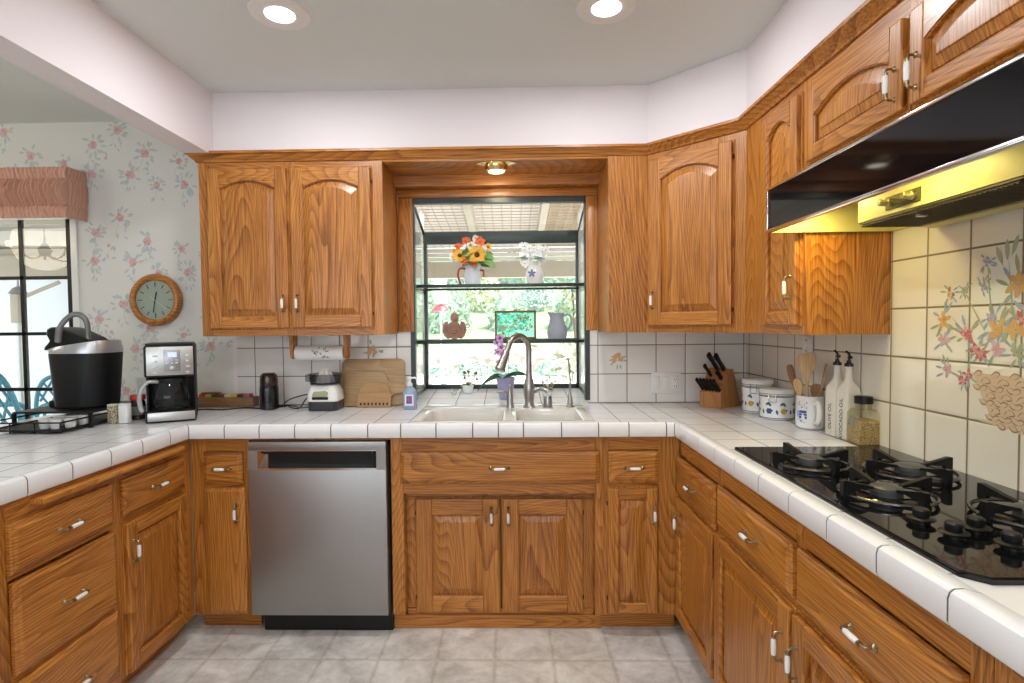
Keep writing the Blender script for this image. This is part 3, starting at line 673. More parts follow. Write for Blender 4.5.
b = MB(); b.lathe([(.030, fz), (.030, fz+.004), (.024, fz+.012), (.022, fz+.03), (.026, fz+.06), (.0275, fz+.09), (.024, fz+.125), (.017, fz+.15), (.0155, fz+.17)], (.08, -.2, 0), 28)
b.build('body', M_NICKEL, f, world=True)
dv = Vector((-.14, -.14, 0)).normalized(); base = Vector((.08, -.2, 0))
P = [base+Vector((0, 0, fz+.15)), base+Vector((0, 0, fz+.24)), base+Vector((0, 0, fz+.285))]
for a in range(15, 166, 15):
    aa = math.radians(a); P.append(base+dv*(.072-.072*math.cos(aa))+Vector((0, 0, fz+.285+.072*math.sin(aa))))
e0 = P[-1]; td = (P[-1]-P[-2]).normalized(); td = (td+dv*.12).normalized(); P.append(e0+td*.02)
MB().tube(P, .0142, 16).build('gooseneck', M_NICKEL, f, world=True)
q = P[-1]; MB().tube([q, q+td*.004, q+td*.006, q+td*.03, q+td*.085, q+td*.1, q+td*.104], [.0145, .0145, .0175, .018, .0235, .025, .019], 20).build('spray_head', M_NICKEL, f, world=True)
b = MB(); b.tube([(.098, -.202, fz+.085), (.118, -.206, fz+.09)], .016, 14).tube(spline([(.115, -.205, fz+.09), (.14, -.212, fz+.094), (.165, -.222, fz+.085), (.172, -.225, fz+.078)], 4), [.009]*4+[.011]*4+[.014]*4+[.010], 12)
b.build('lever', M_NICKEL, f, world=True)
f = thing('soap_dispenser', 'short brushed nickel soap dispenser pump left of the faucet', 'soap dispenser', (-.015, -.2, fz))
MB().lathe([(.022, 0), (.022, .004), (.018, .01), (.0155, .04), (.015, .06), (.011, .075), (.007, .082), (.007, .095), (.01, .098), (.01, .11), (.004, .114)], seg=24).build('pump_body', M_NICKEL, f)
MB().tube(spline([(0, 0, .06), (-.025, -.005, .075), (-.05, -.01, .082), (-.066, -.013, .076)], 5), [.008]*8+[.0065]*8, 10).build('spout', M_NICKEL, f)
f = thing('air_gap', 'stubby nickel cylinder air gap on the sink right of the faucet', 'air gap', (.172, -.2, fz))
MB().lathe([(.024, 0), (.024, .006), (.021, .008), (.021, .052), (.019, .057), (.001, .059)], seg=24).build('cap', M_NICKEL, f)
f = thing('water_tap', 'slender pointed nickel drinking-water tap at the right end of the sink', 'tap', (.282, -.2, fz))
MB().lathe([(.021, 0), (.021, .005), (.014, .012), (.0125, .04), (.008, .065), (.0055, .08)], seg=20).build('tap_body', M_NICKEL, f)
MB().tube([(0, 0, .07), (.001, 0, .13), (-.002, -.006, .18), (-.008, -.02, .225), (-.012, -.035, .243)], [.0055, .005, .0045, .004, .004], 10).build('spout', M_NICKEL, f)
for o_ in list(COL.objects):
    if o_.parent is None and o_.name.split('.')[0] in ('countertop', 'gas_cooktop', 'kitchen_sink', 'kitchen_faucet', 'soap_dispenser', 'air_gap', 'water_tap'): o_.location.z -= .016
# ================================================================ LIGHT FITTINGS
M_LENS = mat('lit_lens', (.95, .98, 1), .5, emit=9)
def can_light(x, y, label, first=None, light=True):
    r = thing('ceiling_light', label, 'ceiling light', (x, y, CEIL), 0, 'recessed ceiling lights')
    MB().lathe([(.049, -.001), (.051, -.005), (.070, -.009), (.10, -.006), (.104, -.001)], seg=40, cap=False).build('trim_ring', M_OFFWHITE, r)
    MB().lathe([(.049, -.002), (.049, -.007), (.001, -.0085)], seg=32).build('lens', M_LENS, r)
    if light: lamp('can_lamp', 'AREA', (x, y, CEIL-.012), CAN_W, (.97, .985, 1), .13, (0, 0, -1), None, r)
can_light(-.806, -.97, 'lit round recessed ceiling light nearer the left beam')
can_light(.336, -.965, 'lit round recessed ceiling light nearer the right-hand soffit')
for x, y, l in ((-.806, -2.5, 'rear left'), (.336, -2.5, 'rear right'), (-.806, -4.1, 'far rear left'), (.336, -4.1, 'far rear right')):  # unseen lamps added to brighten the room from behind
    can_light(x, y, 'added round recessed ceiling light, unseen behind the viewer, '+l)
v = thing('eyeball_light', 'small brass eyeball downlight in the oak recess above the window', 'downlight', (-.07, -.275, 2.10))
MB().lathe([(.095, 0), (.097, -.004), (.06, -.012), (.045, -.006)], seg=36, sy=.6, cap=False).build('trim_plate', M_GOLD, v)
MB().lathe([(.055, -.004), (.056, -.018), (.048, -.035), (.04, -.038)], seg=28).build('eyeball', M_GOLD, v)
MB().lathe([(.039, -.037), (.036, -.0395), (.001, -.040)], seg=24).build('lens', mat('warm_lens', (1, .93, .8), .4, emit=6), v)
lamp('eyeball_lamp', 'AREA', (-.07, -.27, 2.055), VAL_W, (1, .86, .62), .07, (0, .6, -1), None, v)
# chandelier of the dining corner, outside the frame but mirrored in the left window
c = thing('chandelier', 'lit five-bulb chandelier mirrored in the left window', 'chandelier', (-3.5, -1.1, 1.9))
MB().tube([(0, 0, .53), (0, 0, -.05)], .008, 10).lathe([(.03, -.02), (.045, .02), (.02, .07)], seg=20).build('stem', M_GOLD, c)
for q in range(5):
    a = q*2*PI/5+.3; ca, sa = math.cos(a), math.sin(a)
    ar = MB().tube(spline([(0, 0, 0), (.1*ca, .1*sa, -.05), (.2*ca, .2*sa, -.02), (.22*ca, .22*sa, .03)], 5), .006, 8).build('arm', M_GOLD, c)
    MB().ball((.22*ca, .22*sa, .065), .028, 12).build('bulb', mat('chandelier_bulb', (1, .8, .45), .4, emit=14), ar)
lamp('chandelier_lamp', 'POINT', (-3.5, -1.1, 1.97), 16, (1, .88, .70), .2, (0, 0, -1), None, c)
# ================================================================ WALL THINGS
c = thing('wall_clock', 'round oak-rimmed wall clock with pale green dial on the floral wallpaper', 'clock', (-1.897, -.001, 1.482))
MB().lathe([(.132, 0), (.138, -.012), (.138, -.03), (.130, -.044), (.118, -.048), (.108, -.042), (.103, -.028)], seg=48, axis='y', cap=False).build('rim', OH, c)
MB().lathe([(.106, -.02), (.106, -.026), (.001, -.0262)], seg=40, axis='y').build('dial', mat('pale_green_dial', (.46, .5, .4), .35), c)
b = MB()
for q in range(12):
    a = q*PI/6; Mx = Matrix.Rotation(-a, 4, 'Y'); b.box(-.0016, .0016, -.0285, -.0268, .07, .092 if q % 3 else .096, mtx=Mx)
b.build('hour_marks', M_BLACK, c, smooth=False)
def hand(nm, a, l, w, m_, y, tail=.01):
    MB().box(-w, w, y-.0012, y, -tail, l, mtx=Matrix.Rotation(math.radians(a), 4, 'Y')).build(nm, m_, c, smooth=False)
hand('hour_hand', 12, .045, .003, M_BLACK, -.0295); hand('minute_hand', 188, .068, .0025, M_BLACK, -.031); hand('second_hand', 128, .075, .0012, M_WHITE, -.0325, .03)
MB().lathe([(.1035, -.036), (.1035, -.0365)], seg=40, axis='y').build('cover_glass', M_CLEAR, c)
# rouched valance over the dining window
M_SALMON = mat('salmon_cloth', (.68, .385, .29), .85)
v = thing('window_valance', 'gathered salmon pink fabric valance over the left window', 'valance', (-3.0, -.06, 1.9))
def cloth(mb, z0, z1, amp, bulge, seed):
    rr = random.Random(seed); U = []
    for i in range(431): U.append((-4.0+i*1.72/430, -.12, 0))
    for i in range(1, 37): U.append((-2.28+.012*math.sin(i/36*PI/2), -.12+.118*i/36, 1))
    ph = [rr.uniform(-.6, .6) for _ in U]; nz = 12; V = []
    for j in range(nz+1):
        t_ = j/nz; row = []
        for i, (x, y, corner) in enumerate(U):
            w = amp*(math.sin(i*1.1+ph[i]+1.5*math.sin(t_*4+i*.045))+.7*math.sin(i*.37+t_*4*math.sin(i*.06)))
            o = max(-.006, w+bulge*math.sin(PI*t_)*(.85+.25*math.sin(i*.09+2*t_)))
            row.append((x+(o*.35 if corner else 0), y-(0 if corner else o), z0+(z1-z0)*t_+(.004*math.sin(i*.3) if 0 < j < nz else 0)))
        V.append(row)
    mb.loft(V, False, False, closed=False)
b = MB(); cloth(b, 2.105, 2.165, .0035, .004, 1); b.build('heading_band', M_SALMON, v, world=True)
b = MB(); cloth(b, 1.965, 2.107, .009, .03, 2); b.build('gathered_swag', M_SALMON, v, world=True)
b = MB(); cloth(b, 1.905, 1.967, .0035, .006, 3); b.build('lower_band', M_SALMON, v, world=True)
MB().box(-4.0, -2.29, -.112, -.002, 1.92, 2.16).build('board', M_OFFWHITE, v, world=True)
# switches and outlet
p = thing('switch_plate', 'white three-gang plate with two rocker switches and an outlet on the back tiles', 'switch plate', (.807, -.0095, 1.02))
MB().box(-.078, .078, -.006, 0, -.056, .056, .003).build('plate', M_OFFWHITE, p)
for x in (-.05, -.004): MB().box(x-.0165, x+.0165, -.0095, -.004, -.034, .034, .002).build('rocker', M_WHITE, p)
b = MB(); b.m(0).box(.0295, .0625, -.009, -.004, -.034, .034, .002).m(1)
for z in (-.018, .018):
    for dx in (-.006, .006): b.box(.046+dx-.0012, .046+dx+.0012, -.0096, -.0088, z-.005, z+.005)
    b.box(.0445, .0475, -.0096, -.0088, z-.012, z-.009)
b.build('outlet', [M_WHITE, M_DARK], p)
p = thing('outlet_plate', 'white electrical outlet on the right wall above the utensil crock', 'outlet', (XR-.0095, -.615, 1.235), RP)
MB().box(-.038, .038, -.006, 0, -.058, .058, .003).build('plate', M_OFFWHITE, p)
b = MB(); b.m(0)
for z in (-.022, .022):
    b.m(0).lathe([(.017, -.004), (.017, -.009), (.001, -.0092)], (0, 0, z), 20, 'y').m(1)
    for dx in (-.006, .006): b.box(dx-.0012, dx+.0012, -.0098, -.009, z-.004, z+.006)
b.build('outlet', [M_WHITE, M_DARK], p)
# paper towels under the left wall cabinet
p = thing('paper_towel_holder', 'wooden paper towel holder fixed under the left wall cabinet', 'paper towel holder', (-.975, -.15, 1.291))
for x in (-.137, .137):
    MB().prism([(-.035, 0), (.035, 0), (.03, -.06), (.022, -.11), (0, -.122), (-.022, -.11), (-.03, -.06)], x-.009, x+.009, 'x').build('bracket', OV, p)
MB().tube([(-.145, 0, -.092), (.145, 0, -.092)], .008, 12).build('rod', OH, p)
MB().box(-.06, .06, -.03, .03, -.006, 0, .002).build('mounting_plate', M_OFFWHITE, p)
M_PAPER = mat('paper_towel', (.8, .79, .76), .9)
p = thing('paper_towel_roll', 'white paper towel roll with small printed leaves under the left cabinet', 'paper towel', (-.975, -.15, 1.199))
MB().lathe([(.012, -.122), (.036, -.122), (.0365, -.12), (.0365, .12), (.036, .122), (.012, .122)], seg=36, axis='x').build('roll', M_PAPER, p)
b = MB(); rr = random.Random(2)
for q in range(16):
    a = rr.uniform(-.7, .7)+PI+.2; x = rr.uniform(-.04, .05); R = .0369; sz = .006
    cpt = Vector((x, R*math.cos(a-.3), R*math.sin(a-.3)))
    tx = Vector((1, 0, 0)); ty = Vector((0, -math.sin(a-.3), math.cos(a-.3))); an = rr.uniform(0, 6.28)
    d1 = tx*math.cos(an)+ty*math.sin(an); d2 = tx*-math.sin(an)+ty*math.cos(an)
    b.poly([cpt+d1*sz*1.6, cpt+d2*sz*.6, cpt-d1*sz*1.6, cpt-d2*sz*.6])
b.build('printed_leaves', mat('teal_print', (.16, .24, .25), .8), p, smooth=False)
# ================================================================ COUNTER, LEFT
CT = .916
r = thing('pod_rack', 'black wire coffee pod drawer under the pod coffee machine', 'pod drawer', (-1.95, -.48, CT))
b = MB(); b.box(-.17, .17, -.17, .17, .06, .068, .002)
for x in (-.165, .165):
    for y in (-.165, .165): b.box(x-.006, x+.006, y-.006, y+.006, 0, .062)
b.build('stand', M_BLACK, r)
b = MB(); b.box(-.15, .15, -.3, .14, .008, .012)
for z in (.014, .045): b.tube([(-.155, .14, z), (-.155, -.31, z), (.155, -.31, z), (.155, .14, z)], .0035, 6)
for x in (-.155, -.05, .05, .155): b.tube([(x, -.31, .004), (x, -.31, .045)], .003, 6)
b.build('wire_tray', M_BLACK, r)
M_PODLID = mat('pod_foil', (.6, .6, .6), .35, .6)
pod0 = None
for n_, (x, y) in enumerate(((-1.905, -.735), (-1.86, -.735), (-1.905, -.665), (-1.855, -.66), (-1.82, -.71), (-1.82, -.64))):
    if pod0 is None:
        pod0 = thing('coffee_pod', 'white coffee pod cup in the black pod drawer', 'coffee pod', (x, y, CT+.0125), 0, 'coffee pods in the drawer')
        MB().lathe([(.016, 0), (.0175, .003), (.0215, .038), (.0235, .039), (.0235, .041)], seg=20).build('cup', M_WHITE, pod0)
        MB().lathe([(.0225, .0412), (.001, .042)], seg=20).build('foil_lid', M_PODLID, pod0)
    else: copy_tree(pod0, (x, y, CT+.0125))
kg = thing('pod_coffee_machine', 'big black pod coffee machine with raised grey handle by the left window', 'coffee machine', (-1.93, -.47, CT+.069)); kg.scale = (.84, .9, .97)
def oval(rx, ry, z, tilt=0, n=36, sq=2.6, zx=0):
    out = []
    for i in range(n):
        a = 2*PI*i/n; ca, sa = math.cos(a), math.sin(a)
        x = rx*math.copysign(abs(ca)**(2/sq), ca); y = ry*math.copysign(abs(sa)**(2/sq), sa); out.append((x, y, z+x*tilt))
    return out
MB().loft([oval(.132, .11, 0), oval(.137, .115, .006), oval(.148, .122, .12), oval(.158, .13, .245), oval(.157, .129, .25)]).build('body', mat('satin_black', (.006, .0065, .007), .5, spec=.3), kg)
MB().loft([oval(.159, .131, .248), oval(.160, .132, .262), oval(.150, .122, .287, .13), oval(.12, .09, .290, .13)]).build('silver_collar', M_SILVER, kg)
hp = [(-.168, .262), (-.165, .275), (-.145, .292), (-.135, .305), (-.152, .335), (-.148, .358), (-.128, .368), (-.085, .366), (-.03, .348), (.045, .318), (.075, .300), (.06, .282), (-.05, .27)]
hc = lambda q: [(-.05+(x+.05)*q, .31+(z-.31)*q) for x, z in hp]
MB().loft([[(x, y, z) for x, z in hc(q)] for y, q in ((-.085, .86), (-.075, .97), (-.06, 1), (.06, 1), (.075, .97), (.085, .86))]).build('head', M_BLACK, kg)
MB().tube(spline([(-.075, -.088, .30), (-.062, -.092, .36), (-.035, -.085, .40), (.0, -.07, .425), (.035, -.06, .415), (.05, -.05, .38), (.048, -.045, .31)], 6), [.016]*7+[.0125]*30, 12).build('handle', mat('grey_handle', (.2, .2, .2), .35, .4), kg)
MB().box(-.165, -.12, -.06, .06, 0, .03, .004).build('drip_tray', M_BLACK, kg)
t_ = thing('spice_tin', 'small beige speckled tin beside the pod drawer', 'tin', (-1.760, -.545, CT))
def speck():
    m, t, b_ = newmat('beige_speckle'); tc = N(t, 'ShaderNodeTexCoord'); n = noise(t, tc.outputs['Object'], 190, 2)
    t.links.new(ramp(t, n, [(.42, (.12, .09, .05)), (.5, (.45, .36, .24)), (.62, (.6, .52, .38))]), b_.inputs['Base Color']); return m
MB().box(-.02, .02, -.014, .014, 0, .078, .003).build('label_sleeve', speck(), t_); MB().box(-.0205, .0205, -.0145, .0145, .078, .085, .003).build('lid', mat('beige_lid', (.6, .55, .45), .5), t_)
t_ = thing('spice_tin', 'small plain white tin between the beige tin and red-lidded jar', 'tin', (-1.713, -.54, CT))
MB().box(-.0215, .0215, -.014, .014, 0, .08, .004).build('body', M_WHITE, t_); MB().box(-.022, .022, -.0145, .0145, .08, .086, .003).build('lid', M_OFFWHITE, t_)
t_ = thing('coffee_jar', 'small dark instant coffee jar with a red screw lid', 'jar', (-1.73, -.43, CT))
MB().lathe([(.028, 0), (.031, .004), (.031, .075), (.026, .086), (.026, .09)], seg=24).build('jar_glass', mat('dark_coffee', (.03, .016, .01), .12), t_)
MB().lathe([(.0315, .02), (.0315, .06)], seg=24, cap=False).build('paper_label', mat('grey_label', (.22, .19, .17), .5), t_)
MB().lathe([(.030, .088), (.031, .091), (.031, .109), (.029, .112), (.001, .1125)], seg=24).build('lid', mat('red_lid', (.55, .03, .015), .35), t_)
t_ = thing('glass_tumbler', 'clear glass tumbler behind the red-lidded jar', 'glass', (-1.815, -.25, CT))
MB().lathe([(.03, 0), (.035, .004), (.042, .175), (.0405, .175), (.033, .008), (.001, .006)], seg=24).build('glass_wall', M_CLEAR, t_)
t_ = thing('drink_pick', 'thin pick with a tiny red and dark paper flag in the tumbler', 'drink pick', (-1.81, -.25, CT+.008))
MB().tube([(0, 0, 0), (.01, -.01, .20)], .0012, 6).build('stick', M_BLACK, t_)
b = MB(); b.m(0).box(-.032, -.011, -.0115, -.0105, .185, .21, mtx=Matrix.Rotation(.3, 4, 'Y')).m(1).box(-.026, -.018, -.0122, -.0098, .191, .203, mtx=Matrix.Rotation(.3, 4, 'Y')); b.build('paper_flag', [mat('flag_red', (.35, .05, .05), .6), M_BLACK], t_)
# drip coffee maker
cm = thing('coffee_maker', 'black and stainless drip coffee maker with a glass carafe', 'coffee maker', (-1.562, -.44, CT), math.radians(28))
b = MB(); b.m(0).box(-.098, .098, -.10, .12, 0, .05, .008).box(-.098, .098, .03, .12, .04, .345, .008).box(-.098, .098, -.09, .12, .20, .34, .008).box(-.092, .092, -.085, .115, .338, .35, .005)
b.box(-.098, -.09, -.02, .05, .04, .21).box(.09, .098, -.02, .05, .04, .21)
b.build('housing', M_BLACK, cm)
b = MB(); b.m(0).box(-.088, .092, -.0935, -.085, .208, .335, .002); M_CMS = steel('coffee_maker_steel', (.5, .49, .47), 'z', .34); b.build('steel_front', M_CMS, cm); MB().box(-.088, .094, -.1035, -.09, .008, .046, .002).build('steel_base', M_CMS, cm)
b = MB(); b.m(0).box(-.022, .042, -.095, -.093, .225, .32, .001).m(1).box(-.006, .028, -.0965, -.0945, .288, .31).m(2)
for z in (.275, .262): 
    for x in (-.008, .01, .028): b.box(x-.005, x+.005, -.097, -.0945, z-.003, z+.003, .001)
b.lathe([(.009, -.0945), (.009, -.099), (.007, -.1)], (.01, 0, .24), 18, 'y')
for x in (-.055, .072):
    for z in (.22, .245, .27, .295): b.box(x-.008, x+.008, -.0955, -.093, z-.004, z+.004, .001)
b.build('control_panel', [mat('panel_grey', (.35, .35, .35), .3, .8), mat('blue_display', (.35, .42, 1), .3, emit=1.3), M_SILVER], cm)
cf = MB().lathe([(.058, .054), (.068, .06), (.076, .09), (.072, .13), (.058, .165), (.055, .175), (.053, .175), (.056, .163), (.07, .13), (.074, .09), (.066, .063), (.001, .058)], (0, -.03, 0), 36).build('carafe', M_CLEAR, cm)
MB().lathe([(.072, .052), (.074, .058), (.066, .060)], (0, -.03, 0), 32, cap=False).build('carafe_base', M_BLACK, cf)
MB().lathe([(.055, .172), (.058, .178), (.058, .19), (.05, .198), (.001, .2)], (0, -.03, 0), 32).build('carafe_lid', M_BLACK, cf)
MB().tube(spline([(-.05, -.06, .18), (-.09, -.085, .178), (-.115, -.095, .13), (-.112, -.092, .07), (-.105, -.088, .055)], 6), [.009]*25, 10).build('carafe_handle', M_SILVER, cf)
MB().tube(spline([(.0, .12, .02), (.0, .2, .006), (.12, .22, .005), (.2, .16, .005), (.30, .17, .005), (.4, .1, .005), (.5, .13, .005)], 6), .0035, 8).build('power_cord', M_BLACK, cm)
# tea tray
tr = thing('tea_box', 'low wooden tray of tea packets against the back wall', 'tea tray', (-1.515, -.045, CT))
M_TRAY = bamboo('tray_wood', (.22, .10, .035), (.3, .15, .06), 'x')
b = MB(); b.box(-.155, .155, -.035, -.028, 0, .05, .002).box(-.155, .155, .028, .034, 0, .05, .002).box(-.155, -.148, -.03, .03, 0, .05).box(.148, .155, -.03, .03, 0, .05).box(-.15, .15, -.03, .03, 0, .006).build('box', M_TRAY, tr)
cols = [('red', (.45, .04, .03)), ('lime', (.5, .55, .05)), ('dark green', (.05, .09, .03)), ('brown', (.12, .05, .03)), ('cream', (.6, .5, .25)), ('yellow', (.6, .42, .05)), ('charcoal', (.03, .035, .04)), ('rose', (.45, .1, .1))]
for i, (n_, c_) in enumerate(cols):
    x = -1.64+.034*i; b = MB().box(-.016, .016, -.02, .02, 0, .058, .002); b.m(1).box(-.017, .017, -.021, .021, .05, .0565)
    o = b.build('tea_packet', [mat('packet_'+n_.replace(' ', '_'), c_, .5), mat('packet_edge_'+n_.replace(' ', '_'), tuple(min(1, q*1.25) for q in c_), .5)], loc=(x, -.046, CT+.0065), rot=(rr.uniform(-.06, .06), 0, 0))
    tag(o, n_+' tea packet standing in the wooden tray', 'tea packet', 'tea packets in the tray')
o = MB().box(-.05, .05, -.012, .012, 0, .006, .001).build('tea_packet', mat('packet_flat', (.33, .05, .03), .5), loc=(-1.60, -.046, CT+.067)); tag(o, 'flat red tea packet lying across the top of the upright packets', 'tea packet', 'tea packets in the tray')
# coffee grinder, juicer
g = thing('coffee_grinder', 'black cylinder coffee grinder with smoky brown lid on the back counter', 'coffee grinder', (-1.243, -.15, CT))
MB().lathe([(.043, 0), (.046, .004), (.046, .10), (.044, .118), (.043, .12)], seg=32).build('body', mat('grinder_black', (.01, .01, .01), .15), g)
MB().lathe([(.043, .12), (.0435, .15), (.040, .172), (.028, .184), (.001, .186)], seg=32).build('lid', mat('smoky_lid', (.06, .035, .025), .1, trans=.35), g)
MB().tube(spline([(.04, .02, .012), (.08, .06, .006), (.12, .04, .005), (.17, -.02, .005), (.20, .05, .005)], 6), .003, 8).build('power_cord', M_BLACK, g)
j = thing('citrus_juicer', 'white and grey electric citrus juicer with clear grey bowl', 'juicer', (-.945, -.17, CT))
sqr = lambda a, z: rrect(-a, a, -a*.9, a*.9, a*.4, z)
MB().loft([sqr(.072, 0), sqr(.074, .004), sqr(.074, .045)]).build('base', mat('charcoal_plastic', (.03, .03, .032), .4), j)
MB().loft([sqr(.0745, .045), sqr(.08, .05), sqr(.075, .09), sqr(.058, .125)]).build('body', M_OFFWHITE, j)
b = MB(); b.m(0).prism([(-.045, .072), (-.035, .096), (.02, .1), (.035, .09), (.03, .07)], -.076, -.066).m(1).box(-.045, .035, -.074, -.066, .056, .07, .002); b.build('name_badge', [mat('olive_badge', (.35, .36, .2), .5), M_BLACK], j)
b = MB().lathe([(.055, .122), (.076, .128), (.082, .18), (.079, .18), (.072, .132), (.001, .13)], seg=36); b.build('bowl', M_GREYP, j)
MB().box(-.095, -.06, -.03, .03, .14, .178, .006).build('bowl_grip', M_GREYP, j)
b = MB(); L = []
for r_, z in ((.045, .135), (.04, .16), (.028, .185), (.012, .205), (.002, .208)): L.append([(r_*(1+.12*math.cos(8*a))*math.cos(a), r_*(1+.12*math.cos(8*a))*math.sin(a), z) for a in [2*PI*q/48 for q in range(48)]])
b.loft(L).build('reamer', M_OFFWHITE, j)
MB().tube(spline([(-.07, .02, .06), (-.11, .03, .07), (-.2, .05, .045), (-.24, .06, .02)], 6), .003, 8).tube(spline([(-.07, .0, .075), (-.10, -.01, .05), (-.125, -.02, .01), (-.16, .0, .005), (-.21, .05, .005)], 6), .003, 8).build('power_cord', M_BLACK, j)
# cutting boards
def lean(o, loc, tilt): o.location = loc; o.rotation_euler = (tilt, 0, 0)
def board(name, pts, th, m_, label):
    b = MB(); n = len(pts)
    cx, cz = sum(p[0] for p in pts)/n, sum(p[1] for p in pts)/n
    ins = lambda d: [(cx+(x-cx)*(1-d), cz+(z-cz)*(1-d)) for x, z in pts]
    b.loft([[(x, y, z) for x, z in q] for q, y in ((ins(.03), 0), (pts, .003), (pts, th-.003), (ins(.03), th))])
    return tag(b.build(name, m_), label, 'cutting board')
def rr2(x0, x1, z0, z1, r): return [(p[0], p[1]) for p in rrect(x0, x1, z0, z1, r, 0)]
o = board('cutting_board', rr2(-.17, .165, 0, .245, .03), .018, M_BAMBOO, 'largest rectangular bamboo cutting board leaning on the back tiles'); lean(o, (-.735, -.068, CT+.002), -.18)
pad = [(-.145, 0), (.08, 0), (.095, .02), (.105, .05), (.125, .065), (.165, .068), (.18, .085), (.175, .105), (.15, .112), (.115, .115), (.085, .13), (.07, .165), (.05, .18), (-.135, .18), (-.147, .165)]
o = board('cutting_board', pad, .015, M_BAMBOO, 'paddle-shaped bamboo cutting board in front of the largest board'); lean(o, (-.735, -.092, CT+.002), -.18)
M_CEDAR = bamboo('warm_bamboo', (.42, .22, .08), (.52, .3, .13), 'x')
pts = [(-.085, 0), (.085, 0), (.085, .07)]+[(.078*math.cos(a), .08+.045*math.sin(a)) for a in [PI*q/12 for q in range(13)]]+[(-.085, .07)]
c = thing('bread_board', 'small arched wooden board with a row of square holes, frontmost of the boards', 'cutting board', (-.715, -.118, CT+.002)); c.rotation_euler.x = -.2
b = MB().loft([[(x, y, z) for x, z in pts] for y in (0, .012)]); b.build('board', M_CEDAR, c)
b = MB()
for q in range(8): b.box(-.073+q*.0195, -.064+q*.0195, -.0006, .0126, .008, .02)
b.build('slot_row', M_DARK, c, smooth=False)
# hand soap
s_ = thing('soap_bottle', 'clear blue hand soap bottle with a white pump beside the sink', 'soap bottle', (-.515, -.19, CT))
ov = lambda a, z: oval(a, a*.62, z, 0, 28, 2.6)
MB().loft([ov(.03, 0), ov(.034, .004), ov(.034, .085), ov(.028, .10), ov(.014, .112), ov(.013, .118)]).build('bottle', mat('blue_soap', (.45, .55, .75), .1, trans=.45), s_)
b = MB(); b.m(0).box(-.022, .022, -.0225, -.0205, .02, .075).m(1).box(-.014, .014, -.0232, -.0226, .03, .068).m(2).box(-.006, .008, -.0236, -.0232, .038, .06); b.build('paper_label', [mat('label_white', (.7, .72, .8), .5), mat('label_navy', (.08, .08, .3), .5), mat('label_red', (.4, .08, .12), .5)], s_)
MB().lathe([(.014, .116), (.014, .13), (.006, .133), (.006, .15), (.012, .152), (.012, .16), (.004, .163)], seg=18).tube([(0, 0, .156), (.028, -.004, .157), (.036, -.005, .15)], .005, 8).build('pump', M_WHITE, s_)
# ================================================================ COUNTER, RIGHT CORNER
kb_rot = math.radians(-52+10)
kb = thing('knife_block', 'angled wooden knife block in the back right corner of the counter', 'knife block', (.972, -.195, CT), math.radians(-52))
# local y runs into the block
prof_k = [(0, 0), (0, .072), (.035, .105), (.032, .115), (.078, .188), (.105, .188), (.178, 0)]
b = MB().prism(prof_k, -.058, .058, 'x'); b.build('block', M_BLOCK, kb, smooth=False)
kn0 = None
import itertools
nd = Vector((0, -.72, .69)).normalized()
def knife(lx, ly, lz, ln, sz, label, tiltx=0):
    R = Matrix.Rotation(math.radians(-52), 4, 'Z'); base_ = Vector((.972, -.195, CT))+(R @ Vector((lx, ly, lz)))
    d_ = (R @ (nd+Vector((tiltx, 0, 0))).to_4d()).to_3d().normalized()
    o = thing('kitchen_knife', label, 'knife', tuple(base_), 0, 'knives in the block')
    o.rotation_mode = 'XYZ'; o.rotation_euler = d_.to_track_quat('Z', 'Y').to_euler()
    b = MB(); b.loft([rrect(-a, a, -c_, c_, min(a, c_)*.6, z, 3) for a, c_, z in ((.006*sz, .009*sz, .0), (.006*sz, .010*sz, ln*.15), (.0065*sz, .0085*sz, ln*.5), (.0065*sz, .011*sz, ln*.85), (.006*sz, .012*sz, ln*.97), (.004*sz, .008*sz, ln))]); b.build('grip', M_BLACK, o)
    MB().box(-.0065*sz, .0065*sz, -.0095*sz, .0095*sz, -.004, .003, .001).build('bolster', M_CHROME, o)
    MB().box(-.0009, .0009, -.008*sz, .008*sz, -.05, -.002).build('blade', M_CHROME, o)
for q in range(6): knife(-.046+q*.0184, .012, .083, .085, .8, 'black-handled steak knife in the lower row of the knife block')
knife(-.03, .055, .15, .085, .9, 'short black-handled knife alone in the middle of the knife block')
knife(-.005, .075, .182, .12, 1.15, 'long black-handled knife at the top of the knife block, left one'); knife(.028, .078, .182, .115, 1.2, 'long black-handled knife at the top of the knife block, right one'); knife(.03, .05, .14, .06, 1.1, 'black-handled sharpening knife below the two long knives')
